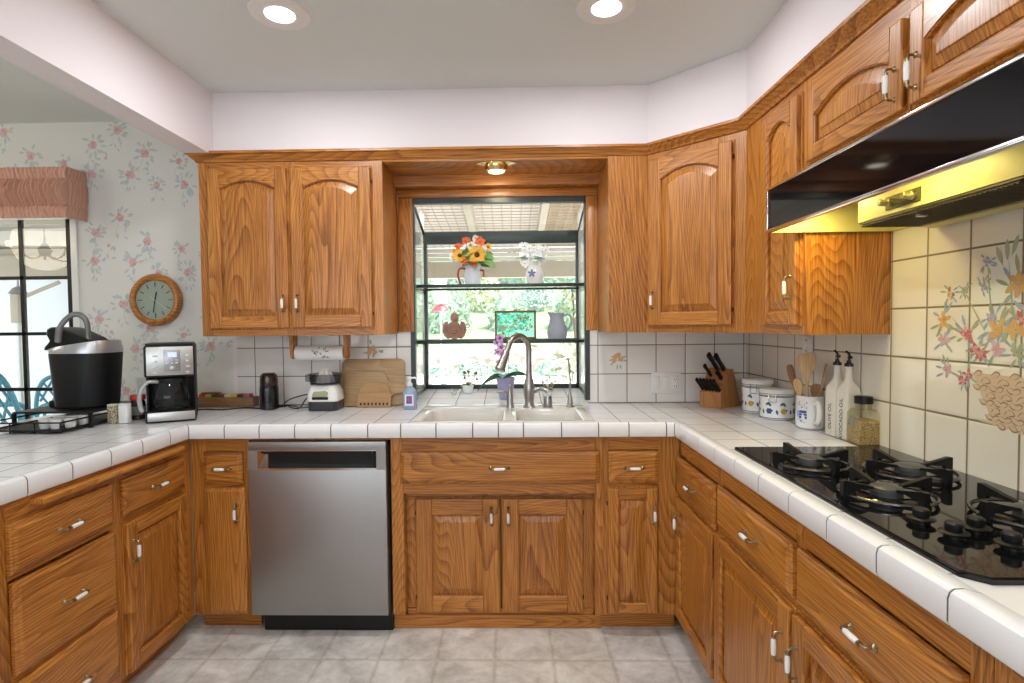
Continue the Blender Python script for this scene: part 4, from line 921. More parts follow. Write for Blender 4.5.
# lidded canisters
CBL = mat('canister_blue', (.04, .08, .22), .3); CGR = mat('canister_green', (.06, .12, .08), .3); CYE = mat('canister_yellow', (.65, .38, .05), .3)
def canister(x, y, r, hgt, label, fruit):
    c = thing('lidded_canister', label, 'canister', (x, y, CT), 0, 'ceramic canisters')
    MB().lathe([(r*.95, 0), (r, .004), (r, hgt*.72), (r*.97, hgt*.75), (r*.97, hgt*.8)], seg=40).build('body', M_WHITE, c)
    MB().lathe([(r*.985, hgt*.79), (r*1.03, hgt*.81), (r*1.03, hgt*.93), (r*.98, hgt*.97), (r*.7, hgt*.995), (.001, hgt)], seg=40).build('lid', M_WHITE, c)
    b = MB()
    for z in (hgt*.77, hgt*.83): b.tube([(r*1.035*math.cos(a), r*1.035*math.sin(a), z) for a in [2*PI*q/40 for q in range(41)]], .0018, 6, False)
    a0 = math.radians(232)
    ca, sa = math.cos(a0), math.sin(a0)
    for s in (-.014, .014): b.tube([(r*1.04*ca-s*sa, r*1.04*sa+s*ca, hgt*.58), (r*1.13*ca-s*sa, r*1.13*sa+s*ca, hgt*.68), (r*1.05*ca-s*sa, r*1.05*sa+s*ca, hgt*.86)], .002, 6)
    b.tube([(r*1.04*ca+.014*sa, r*1.04*sa-.014*ca, hgt*.58), (r*1.04*ca-.014*sa, r*1.04*sa+.014*ca, hgt*.58)], .002, 6); b.build('wire_clasp', M_CHROME, c)
    b = MB()
    def leafp(ang, z, rot, ln, wd, m_):
        pts = []
        for t2, w in ((0, 0), (.3, .9), (.6, 1), (1, 0), (.6, -1), (.3, -.9)):
            u, v_ = t2*ln*math.cos(rot)-w*wd*math.sin(rot), t2*ln*math.sin(rot)+w*wd*math.cos(rot)
            an = ang+u/r; pts.append(((r+.0012)*math.cos(an), (r+.0012)*math.sin(an), z+v_))
        b.m(m_).poly(pts)
    for k_ in range(5):
        a = math.radians(150+k_*47)
        for q, (du, dz, ro) in enumerate(((-.02, .05, 2.3), (-.012, .032, 3.4), (.012, .055, .6), (.0, .035, -1.4), (.018, .03, -.3))): leafp(a+du/r, hgt*.12+dz*hgt/.16, ro, .024, .005, 0 if q % 2 else 1)
        for q in range(6): leafp(a+.028/r, hgt*.28, q*1.05, .014, .007, 2 if (k_+fruit) % 2 else 0)
    for z in (hgt*.04, hgt*.73): b.m(0).lathe([(r+.0006, z), (r+.0006, z+.003)], seg=40, cap=False)
    b.build('painted_fruit', [CBL, CGR, CYE], c, smooth=False)
canister(1.145, -.33, .068, .158, 'taller white lidded canister with painted leaves, beside the knife block', 0)
canister(1.152, -.50, .070, .132, 'shorter white lidded canister with painted leaves, nearer the utensil crock', 1)
# utensil crock and its spoons
mg = thing('utensil_crock', 'white mug crock with a blue design holding wooden utensils', 'crock', (1.172, -.732, CT))
MB().lathe([(.044, 0), (.05, .006), (.052, .03), (.0495, .12), (.0505, .128), (.047, .128), (.046, .12), (.047, .01), (.001, .008)], seg=36).build('body', M_WHITE, mg)
MB().tube(spline([(-.01, -.048, .10), (-.012, -.078, .105), (-.012, -.088, .07), (-.012, -.078, .035), (-.01, -.05, .03)], 6), [.010]*25, 10).build('handle', M_WHITE, mg)
b = MB()
def mp(ang, z0, z1, wd, m_):
    a0, a1 = ang-wd/2/.0525, ang+wd/2/.0525; r_ = .0532
    b.m(m_).poly([(r_*math.cos(a0), r_*math.sin(a0), z0), (r_*math.cos(a1), r_*math.sin(a1), z0), (r_*math.cos(a1), r_*math.sin(a1), z1), (r_*math.cos(a0), r_*math.sin(a0), z1)])
A0 = math.radians(205)
for z0, z1, w in ((.04, .05, .03), (.052, .06, .03), (.062, .072, .028)): mp(A0+.15, z0, z1, w, 0)
mp(A0-.25, .045, .07, .012, 1)
for q in range(14): mp(A0+rr.uniform(-.35, .5), .08+.002*q, .0825+.002*q, .004, 0)
for q in range(8): mp(A0+rr.uniform(-.35, .3), .025+.0015*q, .028+.0015*q, .004, 0)
b.build('blue_design', [mat('cobalt', (.03, .08, .35), .3), mat('sky_blue', (.25, .45, .7), .3)], mg, smooth=False)
def utensil(nm, label, m_, lx, ly, tx, ty, outline, handle_l, th=.006, rotz=0, slant=1):
    # outline: (half width, height) along the head above the handle
    o = thing(nm, label, nm.replace('_', ' '), (1.172+lx, -.732+ly, CT+.012), 0, 'wooden utensils in the crock')
    d_ = Vector((tx, ty, 1)).normalized()
    o.rotation_euler = (Matrix.Rotation(rotz, 3, 'Z').to_4x4() if False else d_.to_track_quat('Z', 'Y').to_matrix().to_4x4() @ Matrix.Rotation(rotz, 4, 'Z')).to_euler()
    MB().tube([(0, 0, 0), (0, 0, handle_l)], [.0055, .0065], 10).build('handle', m_, o)
    pts = [(x_, z*(1-(1-slant)*(.5-x_/.07)) if z > .07 else z) for x_, z in [(w, z) for w, z in outline]+[(-w, z) for w, z in outline[::-1]]]
    b = MB(); b.loft([[(x*s, y, handle_l-.01+z) for x, z in pts] for y, s in ((-th/2, .9), (-th/4, 1), (th/4, 1), (th/2, .9))]); b.build('head', m_, o)
SP = [(.006, 0), (.01, .015), (.022, .04), (.027, .06), (.026, .08), (.018, .095), (.008, .10)]
utensil('wooden_turner', 'wide pale wooden turner with a slanted top, tallest in the crock', M_OLIVE, -.012, -.01, -.05, -.02, [(.007, 0), (.012, .03), (.03, .06), (.035, .085), (.034, .11), (.026, .127), (.006, .128)], .175, .007, .6, .86)
utensil('wooden_spoon', 'dark brown wooden spoon leaning left in the crock', M_DKSPOON, -.015, .015, -.20, .12, SP, .15, .009, .5)
utensil('wooden_spoon', 'light wooden spoon low at the left of the crock', M_OLIVE, -.02, .0, -.16, .02, [(w*.8, z*.8) for w, z in SP], .115, .009, .5)
utensil('wooden_spatula', 'flat square-ended wooden spatula leaning right in the crock', bamboo('spatula_wood', (.38, .22, .09), (.48, .3, .14)), .008, -.012, .10, -.17, [(.006, 0), (.014, .03), (.019, .05), (.02, .12), (.019, .125)], .13, .006, .6)
utensil('wooden_spoon', 'short rounded wooden spoon at the back right of the crock', bamboo('spoon_mid', (.4, .22, .09), (.5, .3, .14)), .018, .012, .10, .02, [(w*.8, z*.7) for w, z in SP], .10, .01, .6)
# oil bottles with lettering
def text_part(body, size, parent, loc, rot, m_, name='lettering'):
    cu = bpy.data.curves.new(name, 'FONT'); cu.body = body; cu.size = size; cu.extrude = .0003; cu.align_x = 'CENTER'; cu.align_y = 'CENTER'
    tmp = bpy.data.objects.new('tmp_text', cu); COL.objects.link(tmp)
    bpy.context.view_layer.update()
    me = bpy.data.meshes.new_from_object(tmp.evaluated_get(bpy.context.evaluated_depsgraph_get()))
    bpy.data.objects.remove(tmp); me.materials.clear(); me.materials.append(m_)
    o = bpy.data.objects.new(name, me); COL.objects.link(o); o.parent = parent; o.location = loc; o.rotation_euler = rot
    return o
M_INK = mat('black_ink', (.03, .03, .03), .5)
def oil(x, y, txt, label):
    o = thing('oil_bottle', label, 'bottle', (x, y, CT), math.radians(8), 'oil bottles')
    q = lambda a, z, r_: rrect(-a, a, -a, a, r_, z)
    MB().loft([q(.026, 0, .006), q(.028, .004, .007), q(.028, .165, .007), q(.0265, .18, .01), q(.018, .20, .015), q(.0125, .212, .0124), q(.0115, .25, .0114), q(.0135, .252, .0134), q(.0135, .258, .0134)]).build('body', mat('cream_ceramic', (.78, .75, .66), .18), o)
    b = MB(); b.lathe([(.011, .257), (.014, .259), (.014, .267), (.008, .271), (.006, .28)], seg=18).tube(spline([(0, 0, .275), (0, -.002, .295), (-.006, -.004, .305), (-.016, -.006, .312)], 4), .004, 8).ball((.004, 0, .29), .008, 10, (1.2, .6, .8)); b.build('pourer', mat('dark_pourer', (.05, .05, .055), .25, .8), o)
    text_part(txt, .0215, o, (-.0287, .0, .072), Matrix(((0, 0, -1), (0, -1, 0), (-1, 0, 0))).to_euler(), M_INK).rotation_euler = Matrix(((0, 0, -1), (0, 1, 0), (1, 0, 0))).to_euler()
    [c_ for c_ in o.children if c_.name.startswith('lettering')][0].rotation_euler = Matrix(((0, 0, -1), (0, 1, 0), (1, 0, 0))).to_euler()
oil(1.19, -.88, 'OLIVE OIL', 'cream ceramic oil bottle lettered OLIVE OIL beside the crock')
oil(1.193, -.945, 'AVOCADO OIL', 'cream ceramic oil bottle lettered AVOCADO OIL, next to the glass jar')
jr = thing('glass_jar', 'square glass jar of pale grains with a black lid by the hob', 'jar', (1.192, -1.03, CT), math.radians(0))
q = lambda a, z, r_: rrect(-a, a, -a, a, r_, z)
MB().loft([q(.035, 0, .006), q(.037, .004, .007), q(.037, .105, .007), q(.03, .12, .012), q(.024, .122, .0235), q(.024, .142, .0235)]).build('glass_wall', glass('jar_glass', (.9, .88, .76)), jr)
def grains():
    m, t, b_ = newmat('grains'); tc = N(t, 'ShaderNodeTexCoord'); n = noise(t, tc.outputs['Object'], 240, 3)
    t.links.new(ramp(t, n, [(.36, (.2, .12, .05)), (.5, (.40, .29, .14)), (.66, (.55, .44, .25))]), b_.inputs['Base Color']); return m
MB().loft([q(.033, .004, .005), q(.0345, .008, .006), q(.0345, .078, .006), q(.03, .084, .006)]).build('grains', grains(), jr)
MB().lathe([(.025, .138), (.0275, .140), (.0275, .160), (.025, .163), (.001, .164)], seg=28).build('lid', M_BLACK, jr)
MB().box(-.0385, -.0372, -.014, .014, .06, .095).build('sticker', mat('grey_sticker', (.25, .26, .22), .6), jr)
# ================================================================ WINDOW SILL AND SHELVES
GREENL = mat('leaf_green', (.06, .2, .05), .4); GREENM = mat('leaf_mid', (.16, .32, .08), .45); YEL = mat('petal_yellow', (.8, .42, .03), .5); ORA = mat('petal_orange', (.7, .13, .03), .5); WHT = mat('petal_white', (.82, .82, .8), .5); PUR = mat('orchid_purple', (.42, .10, .42), .45); BRN = mat('flower_centre', (.12, .05, .02), .7); PALEG = mat('succulent', (.42, .48, .2), .5); REDD = mat('sprig_red', (.35, .08, .06), .5); CREAM = mat('cream_sprig', (.6, .55, .38), .5)
def bloom(mb, c, r, n, m_, mc, nrm=(0, -1, .2), rr=random):
    R = Vector(nrm).to_track_quat('Z', 'Y').to_matrix()
    for i in range(n):
        a = 2*PI*i/n+rr.random()*.3; d = Vector((math.cos(a), math.sin(a), .15)); sd = Vector((-math.sin(a), math.cos(a), 0))*r*.32
        sd = sd*min(1, 8/n); d = d*(.82+.3*rr.random()); P_ = [Vector((0, 0, 0)), d*r*.5+sd, d*r*.85+sd*.8, d*r, d*r*.85-sd*.8, d*r*.5-sd]
        mb.m(m_).poly([Vector(c)+R @ p for p in P_])
    mb.m(mc).ball(Vector(c)+R @ Vector((0, 0, r*.06)), r*.28, 8)
def leaf(mb, base_, d_, ln, wd, droop=.3, m_=0, n=6, side=None):
    d_ = Vector(d_).normalized(); side = Vector(side) if side else d_.cross(Vector((0, 0, 1)))
    side = side.normalized() if side.length > 1e-3 else Vector((1, 0, 0)); L_, R_ = [], []
    for i in range(n+1):
        t2 = i/n; p = Vector(base_)+d_*ln*t2-Vector((0, 0, droop*ln*t2*t2)); w = wd*math.sin(PI*min(1, t2*.9+.08))
        L_.append(p-side*w+Vector((0, 0, w*.25))); R_.append(p+side*w+Vector((0, 0, w*.25)))
    mid = [(a+c_)/2-Vector((0, 0, wd*.2)) for a, c_ in zip(L_, R_)]
    mb.m(m_).loft([L_, mid, R_], False, False, closed=False)
# jug of flowers on the upper shelf
Y1 = .26; Z1 = 1.557
fj = thing('flower_jug', 'white jug with a red handle holding yellow and orange flowers on the upper shelf', 'flower jug', (-.225, Y1, Z1))
MB().lathe([(.04, 0), (.045, .004), (.05, .05), (.042, .10), (.048, .13), (.045, .13), (.038, .10), (.001, .09)], seg=28).build('jug', mat('pale_blue_ceramic', (.62, .68, .75), .2), fj)
MB().tube(spline([(-.04, -.005, .10), (-.075, -.01, .10), (-.085, -.01, .06), (-.07, -.01, .01)], 5), .0065, 8).tube(spline([(.04, -.005, .09), (.062, -.01, .085), (.062, -.01, .05)], 5), .006, 8).build('handle', mat('red_handle', (.4, .05, .03), .3), fj)
b = MB(); rr = random.Random(11)
for i in range(44): leaf(b, (rr.uniform(-.05, .05), rr.uniform(-.05, .0), .12+rr.uniform(0, .09)), (rr.uniform(-1, 1), rr.uniform(-1, .4), rr.uniform(-.1, .7)), rr.uniform(.05, .09), .017, .3, 0 if i % 3 else 1, side=(rr.uniform(-1, 1), -.2, rr.uniform(-1, 1)))
leaf(b, (.05, -.05, .16), (.8, -.2, -.5), .10, .026, .1, 1, side=(.4, .3, .8)); leaf(b, (.04, -.05, .18), (.9, -.2, -.1), .09, .022, .3, 1, side=(.2, .3, .9))
b.build('leaves', [GREENL, GREENM], fj)
b = MB()
for x, y, z, r, m_ in ((.03, -.07, .17, .055, 0), (-.07, -.05, .17, .045, 0), (-.05, -.05, .145, .03, 1), (-.035, -.03, .255, .028, 1), (.045, -.04, .25, .032, 1), (-.08, -.03, .225, .025, 1), (.0, -.05, .225, .03, 2), (-.03, -.05, .21, .028, 2), (.06, -.04, .205, .03, 2), (-.11, -.03, .165, .028, 2), (.09, -.02, .22, .025, 0), (.02, -.02, .27, .022, 2), (-.10, -.02, .20, .022, 0), (.01, -.06, .12, .022, 1)):
    bloom(b, (x, y, z), r, 15 if m_ != 1 else 11, m_, 3 if m_ == 0 else (1 if m_ == 1 else 0), (rr.uniform(-.3, .3), -1, rr.uniform(0, .5)), rr)
b.build('blooms', [YEL, ORA, WHT, BRN], fj)
vs = thing('flower_vase', 'white vase with a blue star and white silk flowers on the upper shelf', 'flower vase', (.13, Y1, Z1))
MB().lathe([(.036, 0), (.04, .004), (.052, .05), (.05, .075), (.035, .11), (.042, .135), (.039, .135), (.031, .11), (.001, .1)], seg=28).build('vase', M_WHITE, vs)
b = MB()
for i in range(5):
    a = i*2*PI/5+.3; flat_petal(b, -.018, .065, a, .025, .012, -.0535)
b.build('blue_star', mat('star_blue', (.12, .14, .35), .4), vs, smooth=False)
b = MB()
for i in range(16): bloom(b, (rr.uniform(-.075, .065), rr.uniform(-.05, .02), .14+rr.uniform(0, .09)), .026, 8, 0, 0, (rr.uniform(-.5, .5), -1, rr.uniform(0, .6)), rr)
bloom(b, (-.055, -.04, .125), .03, 8, 0, 0)
b.build('blooms', [WHT], vs)
b = MB(); leaf(b, (-.04, -.03, .15), (-1, -.4, .2), .07, .026, .2, 0); leaf(b, (0, -.04, .16), (.3, -1, -.2), .05, .018, .3, 0); leaf(b, (.02, -.04, .15), (.9, -.5, .1), .05, .016, .3, 0); b.build('leaves', [mat('emerald_leaf', (.03, .2, .12), .4)], vs)
# lower shelf
Z2 = 1.2495
an = thing('angel_plaque', 'terracotta winged angel ornament standing on the lower shelf', 'ornament', (-.335, .26, Z2))
M_TERRA = mat('terracotta', (.36, .19, .14), .7)
b = MB(); b.loft([[(x*s, y, .085+(z-.085)*s) for x, z in [(.0, 0)]+[(.036*math.cos(a), .055+.056*math.sin(a)) for a in [-1.2+q*(PI+2.4)/14 for q in range(15)]]] for y, s in ((-.014, .8), (-.008, 1), (.008, 1), (.014, .8))]); b.build('robe', M_TERRA, an)
MB().ball((.002, -.004, .128), .026, 16, (.95, .7, 1.1)).build('head', M_TERRA, an)
for s in (-1, 1):
    w = [(.018, .01), (.04, .004), (.058, .02), (.069, .05), (.066, .085), (.054, .104), (.04, .108), (.034, .09), (.03, .06)]
    b = MB().loft([[(s*(.04+(x-.04)*k_), y, .05+(z-.05)*k_) for x, z in w] for y, k_ in ((-.008, .85), (-.003, 1), (.006, 1), (.01, .85))])
    for q in range(4): b.tube([(s*(.03+.009*q), -.009, .03+.004*q), (s*(.04+.008*q), -.010, .075)], .003, 6)
    b.build('wing', M_TERRA, an)
b = MB()
for q in range(3): b.tube(spline([(-.02, -.014, .04+.012*q), (0, -.02, .03+.012*q), (.02, -.014, .04+.012*q)], 4), .004, 6)
b.build('folded_arms', M_TERRA, an)
pf = thing('stained_glass', 'wood-framed turquoise stained glass panel leaning on the lower shelf', 'glass panel', (.018, .28, Z2)); pf.rotation_euler.x = -.06
b = MB(); b.box(-.12, -.108, -.006, .006, 0, .165, .002).box(.108, .12, -.006, .006, 0, .165, .002).box(-.12, .12, -.006, .006, 0, .012, .002).box(-.12, .12, -.006, .006, .153, .165, .002).box(-.008, .008, -.003, .003, .165, .172); b.build('wood_frame', mat('frame_wood', (.22, .09, .03), .4), pf)
MB().box(-.108, .108, -.002, .002, .012, .153).build('glass_sheet', M_TURQ, pf, smooth=False)
b = MB(); rr = random.Random(4)
for q in range(26):
    a = q/26*4.6-1.2; x, z = .045+.045*math.cos(a), .085+.045*math.sin(a); b.m(q % 3); flat_petal(b, x, z, rr.uniform(0, 6), .016, .010, -.0035)
for q in range(10): b.m(1); flat_petal(b, -.05+rr.uniform(-.04, .05), .05+rr.uniform(-.02, .03), rr.uniform(0, 6), .03, .012, -.0035)
b.build('painted_wreath', [REDD, PALEG, CREAM], pf, smooth=False)
pt = thing('grey_pitcher', 'matt grey-blue pitcher on the lower shelf at the right', 'pitcher', (.258, .26, Z2)); pt.scale = (1.12, 1.12, 1.04)
M_GB = mat('grey_blue_clay', (.34, .36, .42), .6)
b = MB(); L = []
for r_, z, sp in ((.042, 0, 0), (.047, .004, 0), (.052, .03, 0), (.049, .06, 0), (.036, .10, 0), (.032, .12, .2), (.036, .142, .5)):
    L.append([(r_*math.cos(a)-(sp*.03*max(0, -math.cos(a))**4), r_*math.sin(a), z+sp*.014*max(0, -math.cos(a))**4) for a in [2*PI*q/32 for q in range(32)]])
b.loft(L, True, True).build('body', M_GB, pt)
MB().tube(spline([(.03, 0, .125), (.055, 0, .135), (.072, 0, .115), (.07, 0, .075), (.045, 0, .045)], 6), .006, 10).build('handle', M_GB, pt)
# orchid on the sill
oc = thing('potted_orchid', 'purple orchid in a lavender pot on the tiled window sill', 'orchid', (-.04, .10, zs(.10)+.001))
MB().lathe([(.034, 0), (.036, .004), (.05, .10), (.053, .105), (.053, .118), (.049, .118), (.046, .10), (.001, .095)], seg=28).build('pot', mat('lavender_glaze', (.36, .34, .55), .35), oc)
b = MB(); leaf(b, (0, 0, .115), (-.9, -.25, .35), .17, .022, .75, 0, side=(.3, -.4, .85)); leaf(b, (-.0, -.03, .135), (-.12, -.7, .25), .07, .034, .5, 1, side=(.9, 0, .3)); leaf(b, (0, 0, .12), (1, -.1, .45), .15, .016, .4, 0, side=(-.2, -.5, .85)); leaf(b, (0, .01, .115), (.4, .6, .4), .12, .026, .5, 0)
b.build('leaves', [mat('orchid_leaf', (.05, .17, .07), .3), mat('orchid_leaf_pale', (.2, .36, .33), .25)], oc)
b = MB(); b.tube(spline([(0, 0, .11), (-.005, 0, .2), (.008, 0, .30), (-.005, -.02, .36), (-.04, -.04, .34)], 6), .0025, 6).tube([(.018, 0, .11), (.02, .0, .36)], .002, 6); b.build('flower_stem', mat('stem_green', (.12, .17, .06), .5), oc)
b = MB(); rr = random.Random(6)
for x, z, r in ((-.028, .335, .026), (-.045, .31, .024), (-.022, .285, .03), (-.04, .262, .026), (-.02, .25, .02), (-.035, .20, .022)):
    bloom(b, (x, -.04, z), r, 5, 0, 1, (rr.uniform(-.3, .3), -1, .1), rr); bloom(b, (x, -.044, z), r*.45, 5, 2, 1, (0, -1, .1), rr)
b.build('blooms', [mat('orchid_pale', (.62, .4, .66), .45), mat('orchid_lip', (.3, .01, .2), .4), PUR], oc)
def small_plant(x, y, label, cols_, pot, seed, sc=1, sprigs=5):
    o = thing('small_succulent', label, 'plant', (x, y, zs(y)+.001)); rr = random.Random(seed)
    MB().lathe([(.024*sc, 0), (.03*sc, .03*sc), (.032*sc, .04*sc), (.028*sc, .04*sc), (.001, .035*sc)], seg=20).build('pot', pot, o)
    b = MB()
    for q in range(14): a = rr.uniform(0, 6.28); leaf(b, (0, 0, .038*sc), (math.cos(a), math.sin(a), rr.uniform(.2, 1.4)), .045*sc, .011*sc, .4, q % 2)
    for q in range(sprigs):
        x1, y1, z1 = rr.uniform(-.03, .05)*sc, rr.uniform(-.02, .02), rr.uniform(.07, .11)*sc
        b.m(2).tube([(0, 0, .03*sc), (x1*.6, y1, z1*.6), (x1, y1, z1)], .0018, 5); bloom(b, (x1, y1-.004, z1), .011*sc, 6, 2, 2, (0, -1, .5), rr)
    b.build('foliage', cols_, o)
small_plant(-.262, .27, 'small white-potted succulent with reddish sprigs on the left of the sill', [PALEG, GREENM, REDD], M_WHITE, 21, 1.1)
small_plant(.19, .12, 'small yellow-green succulent behind the air gap on the sill', [CREAM, PALEG, CREAM], M_CREAMP if 'M_CREAMP' in globals() else M_OFFWHITE, 22, 1.0, 6)
o = thing('glass_bird', 'tiny clear glass bird on the sill left of the succulent', 'ornament', (-.335, .2, zs(.2)+.001))
MB().ball((0, 0, .014), .014, 12, (1.3, .8, 1)).ball((-.014, 0, .03), .008, 10).tube([(.014, 0, .018), (.032, 0, .03)], [.006, .002], 8).build('body', mat('clear_crystal', (.8, .85, .88), .05, trans=.7), o)
# ================================================================ OUTSIDE
def ext(o, label=None, cat=None, group=None): return tag(o, label, cat, group)
M_CONC = mat('bright_concrete', (.75, .73, .70), .9); M_BEIGE = mat('beige_timber', (.36, .31, .24), .7); M_PALE = mat('pale_timber', (.55, .5, .44), .7)
struct('ground', MB().box(-40, 40, .13, 60, -.4, -.06), M_CONC)
def stone_mat():
    m, t, b_ = newmat('garden_stone'); tc = N(t, 'ShaderNodeTexCoord'); vo = N(t, 'ShaderNodeTexVoronoi'); vo.inputs['Scale'].default_value = 3.2
    t.links.new(scaled(t, tc.outputs['Object'], (1, 1, 1.8)), vo.inputs['Vector'])
    t.links.new(ramp(t, vo.outputs['Distance'], [(.1, (.62, .57, .52)), (.5, (.48, .42, .38)), (.75, (.25, .2, .17))]), b_.inputs['Base Color']); b_.inputs['Roughness'].default_value = .95; return m
b = MB(); rr = random.Random(31)
L = []
for i in range(61):
    x = -15+i*.5; h_ = .62+rr.uniform(-.06, .06); L.append([(x, 12.8+rr.uniform(-.08, .08), -.06), (x, 12.85+rr.uniform(-.08, .08), h_*.5), (x, 12.9, h_), (x, 13.5, h_), (x, 13.5, -.06)])
b.loft(L); struct('wall_garden', b, stone_mat())
struct('ground_bank', MB().prism([(13.4, -.06), (13.4, .55), (20, 1.6), (34, 6), (34, -.06)], -25, 25, 'x'), mat('bank_groundcover', (.17, .24, .13), .95))
def leaf_mat(name, c):
    m, t, b_ = newmat(name); oi = N(t, 'ShaderNodeTexCoord'); n = noise(t, oi.outputs['Object'], 3, 2)
    t.links.new(ramp(t, n, [(.35, tuple(q*.55 for q in c)), (.65, c)]), b_.inputs['Base Color']); b_.inputs['Roughness'].default_value = .6; b_.inputs['Subsurface Weight'].default_value = 0
    return m
LM = [leaf_mat('shrub_leaf', (.40, .54, .38)), leaf_mat('shrub_leaf_blue', (.42, .56, .47)), leaf_mat('shrub_leaf_light', (.60, .66, .42))]
def shrub_mesh(name, n, rx, ry, rz, ls, m_, seed):
    rr = random.Random(seed); b = MB()
    for i in range(n):
        th, ph = rr.uniform(0, 2*PI), math.acos(rr.uniform(-.2, 1)); k_ = rr.uniform(.72, 1.05)*(1+.18*math.sin(th*5+seed)*math.sin(ph*4))
        p = Vector((rx*k_*math.sin(ph)*math.cos(th), ry*k_*math.sin(ph)*math.sin(th), rz*(.3+.7*k_*math.cos(ph))))
        d_ = Vector((rr.gauss(0, 1), rr.gauss(0, 1), rr.gauss(0, 1))).normalized(); e_ = d_.orthogonal().normalized(); s = ls*rr.uniform(.6, 1.3)
        b.poly([p-d_*s, p+e_*s*.5, p+d_*s, p-e_*s*.5])
    b.ball((0, 0, rz*.3), 1, 14, (rx*.75, ry*.75, rz*.72))
    return b
protos = [shrub_mesh('s', 900, 1.5, 1.2, 2.3, .16, 0, 41+i).build('garden_shrub', LM[i], smooth=False) for i in range(3)]
LBL = ['dense dark green shrub in the hedge on the bank beyond the stone wall', 'blue-green shrub in the hedge on the bank beyond the stone wall', 'yellow-green shrub in the hedge on the bank beyond the stone wall']
spots = []; rr = random.Random(77)
for row, (y, z) in enumerate(((17.5, 1.0), (21.5, 1.9), (26, 3.3))):
    for i in range(8+row):
        spots.append((-9.5+i*2.35+rr.uniform(-.1, .1)-row*1.2, y+rr.uniform(-.4, .4), z-.25, rr.randrange(2) if rr.random() < .7 else 2, rr.uniform(.62, .74)))
used = set()
for x, y, z, t_, s in spots:
    o = protos[t_] if t_ not in used else protos[t_].copy()
    if t_ in used: COL.objects.link(o)
    used.add(t_); o.location = (x, y, z); o.scale = (s, s, s*rr.uniform(1.1, 1.35)); o.rotation_euler = (0, 0, rr.uniform(0, 6.28)); tag(o, LBL[t_], 'shrub', 'hedge shrubs beyond the stone wall')
p0 = shrub_mesh('g', 240, .55, .4, .42, .10, 0, 61).build('border_plant', LM[1], smooth=False)
for i, x in enumerate((-2.9, -2.0, -1.1, -.2, 1.0, 2.4)):
    o = p0 if i == 0 else p0.copy()
    if i: COL.objects.link(o)
    o.scale = (.8,)*3; o.location = (x, 12.05, -.06); o.rotation_euler = (0, 0, i*1.3); tag(o, 'low grey-green plant at the foot of the garden stone wall', 'plant', 'low plants along the garden wall')
# climbing plant near the right of the window
b = MB(); rr = random.Random(8)
b.m(1).tube([(0, 0, 0), (.03, 0, .9), (-.02, 0, 1.75)], .012, 6).m(0)
for i in range(230):
    z = rr.uniform(.3, 1.8); w = .22*(1-.25*abs(z-1.1)); p = Vector((rr.gauss(0, w*.6), rr.gauss(0, w*.5), z)); d_ = Vector((rr.gauss(0, 1), rr.gauss(0, 1), rr.gauss(-.6, 1))).normalized(); e_ = d_.orthogonal().normalized(); b.poly([p-d_*.05, p+e_*.024, p+d_*.05, p-e_*.024])
o = b.build('patio_shrub', [LM[2], mat('twig', (.2, .14, .08), .8)], smooth=False, loc=(.62, 2.6, -.06)); tag(o, 'thin leafy shrub just outside the right edge of the garden window', 'shrub')
# patio cover: beam, rafters, lattice roof
pc = thing('patio_cover', 'timber patio cover with rafters and lattice outside the garden window', 'patio cover', (0, 3, 0))
MB().box(-3.1, 6, 4.3, 4.45, 1.95, 2.16).build('front_beam', M_BEIGE, pc, world=True)
b = MB()
for q in range(3): b.box(-3.1, 6, 4.30-.02*q, 4.34, 2.17+.055*q, 2.215+.055*q)
b.build('fascia_strip', M_PALE, pc, world=True)
for x in (-2.7, -1.9, -1.15, -.42, .32, 1.05, 1.8, 2.6):
    b = MB().prism([(.6, 2.62), (4.3, 2.2), (4.3, 2.32), (.6, 2.74)], x-.035, x+.035, 'x'); b.build('rafter', M_BEIGE, pc, world=True)
def translucent(name, col):
    m = bpy.data.materials.new(name); m.use_nodes = True; t = m.node_tree; t.nodes.clear(); o = N(t, 'ShaderNodeOutputMaterial')
    a = N(t, 'ShaderNodeBsdfTranslucent'); d_ = N(t, 'ShaderNodeBsdfDiffuse'); a.inputs[0].default_value = (*col, 1); d_.inputs[0].default_value = (*col, 1)
    mx = N(t, 'ShaderNodeMixShader'); mx.inputs[0].default_value = .55; t.links.new(a.outputs[0], mx.inputs[1]); t.links.new(d_.outputs[0], mx.inputs[2]); t.links.new(mx.outputs[0], o.inputs[0]); return m
b = MB()
for q in range(60):
    x = -2.9+q*.1; b.prism([(.6, 2.745), (4.3, 2.325), (4.3, 2.333), (.6, 2.753)], x-.005, x+.005, 'x')
for q in range(38):
    y = .6+q*.1; z = 2.742-(y-.6)*.1135; b.box(-2.9, 3.1, y-.005, y+.005, z, z+.008)
b.build('lattice', M_BEIGE, pc, world=True, smooth=False)
MB().prism([(.6, 2.76), (4.3, 2.34), (4.3, 2.35), (.6, 2.77)], .35, 3.2, 'x').build('roof_panel', translucent('tan_roof_panel', (.42, .33, .24)), pc, world=True, smooth=False)
MB().prism([(.6, 2.76), (4.3, 2.34), (4.3, 2.35), (.6, 2.77)], -3.1, .35, 'x').build('roof_panel', translucent('white_roof_panel', (.62, .57, .53)), pc, world=True, smooth=False)
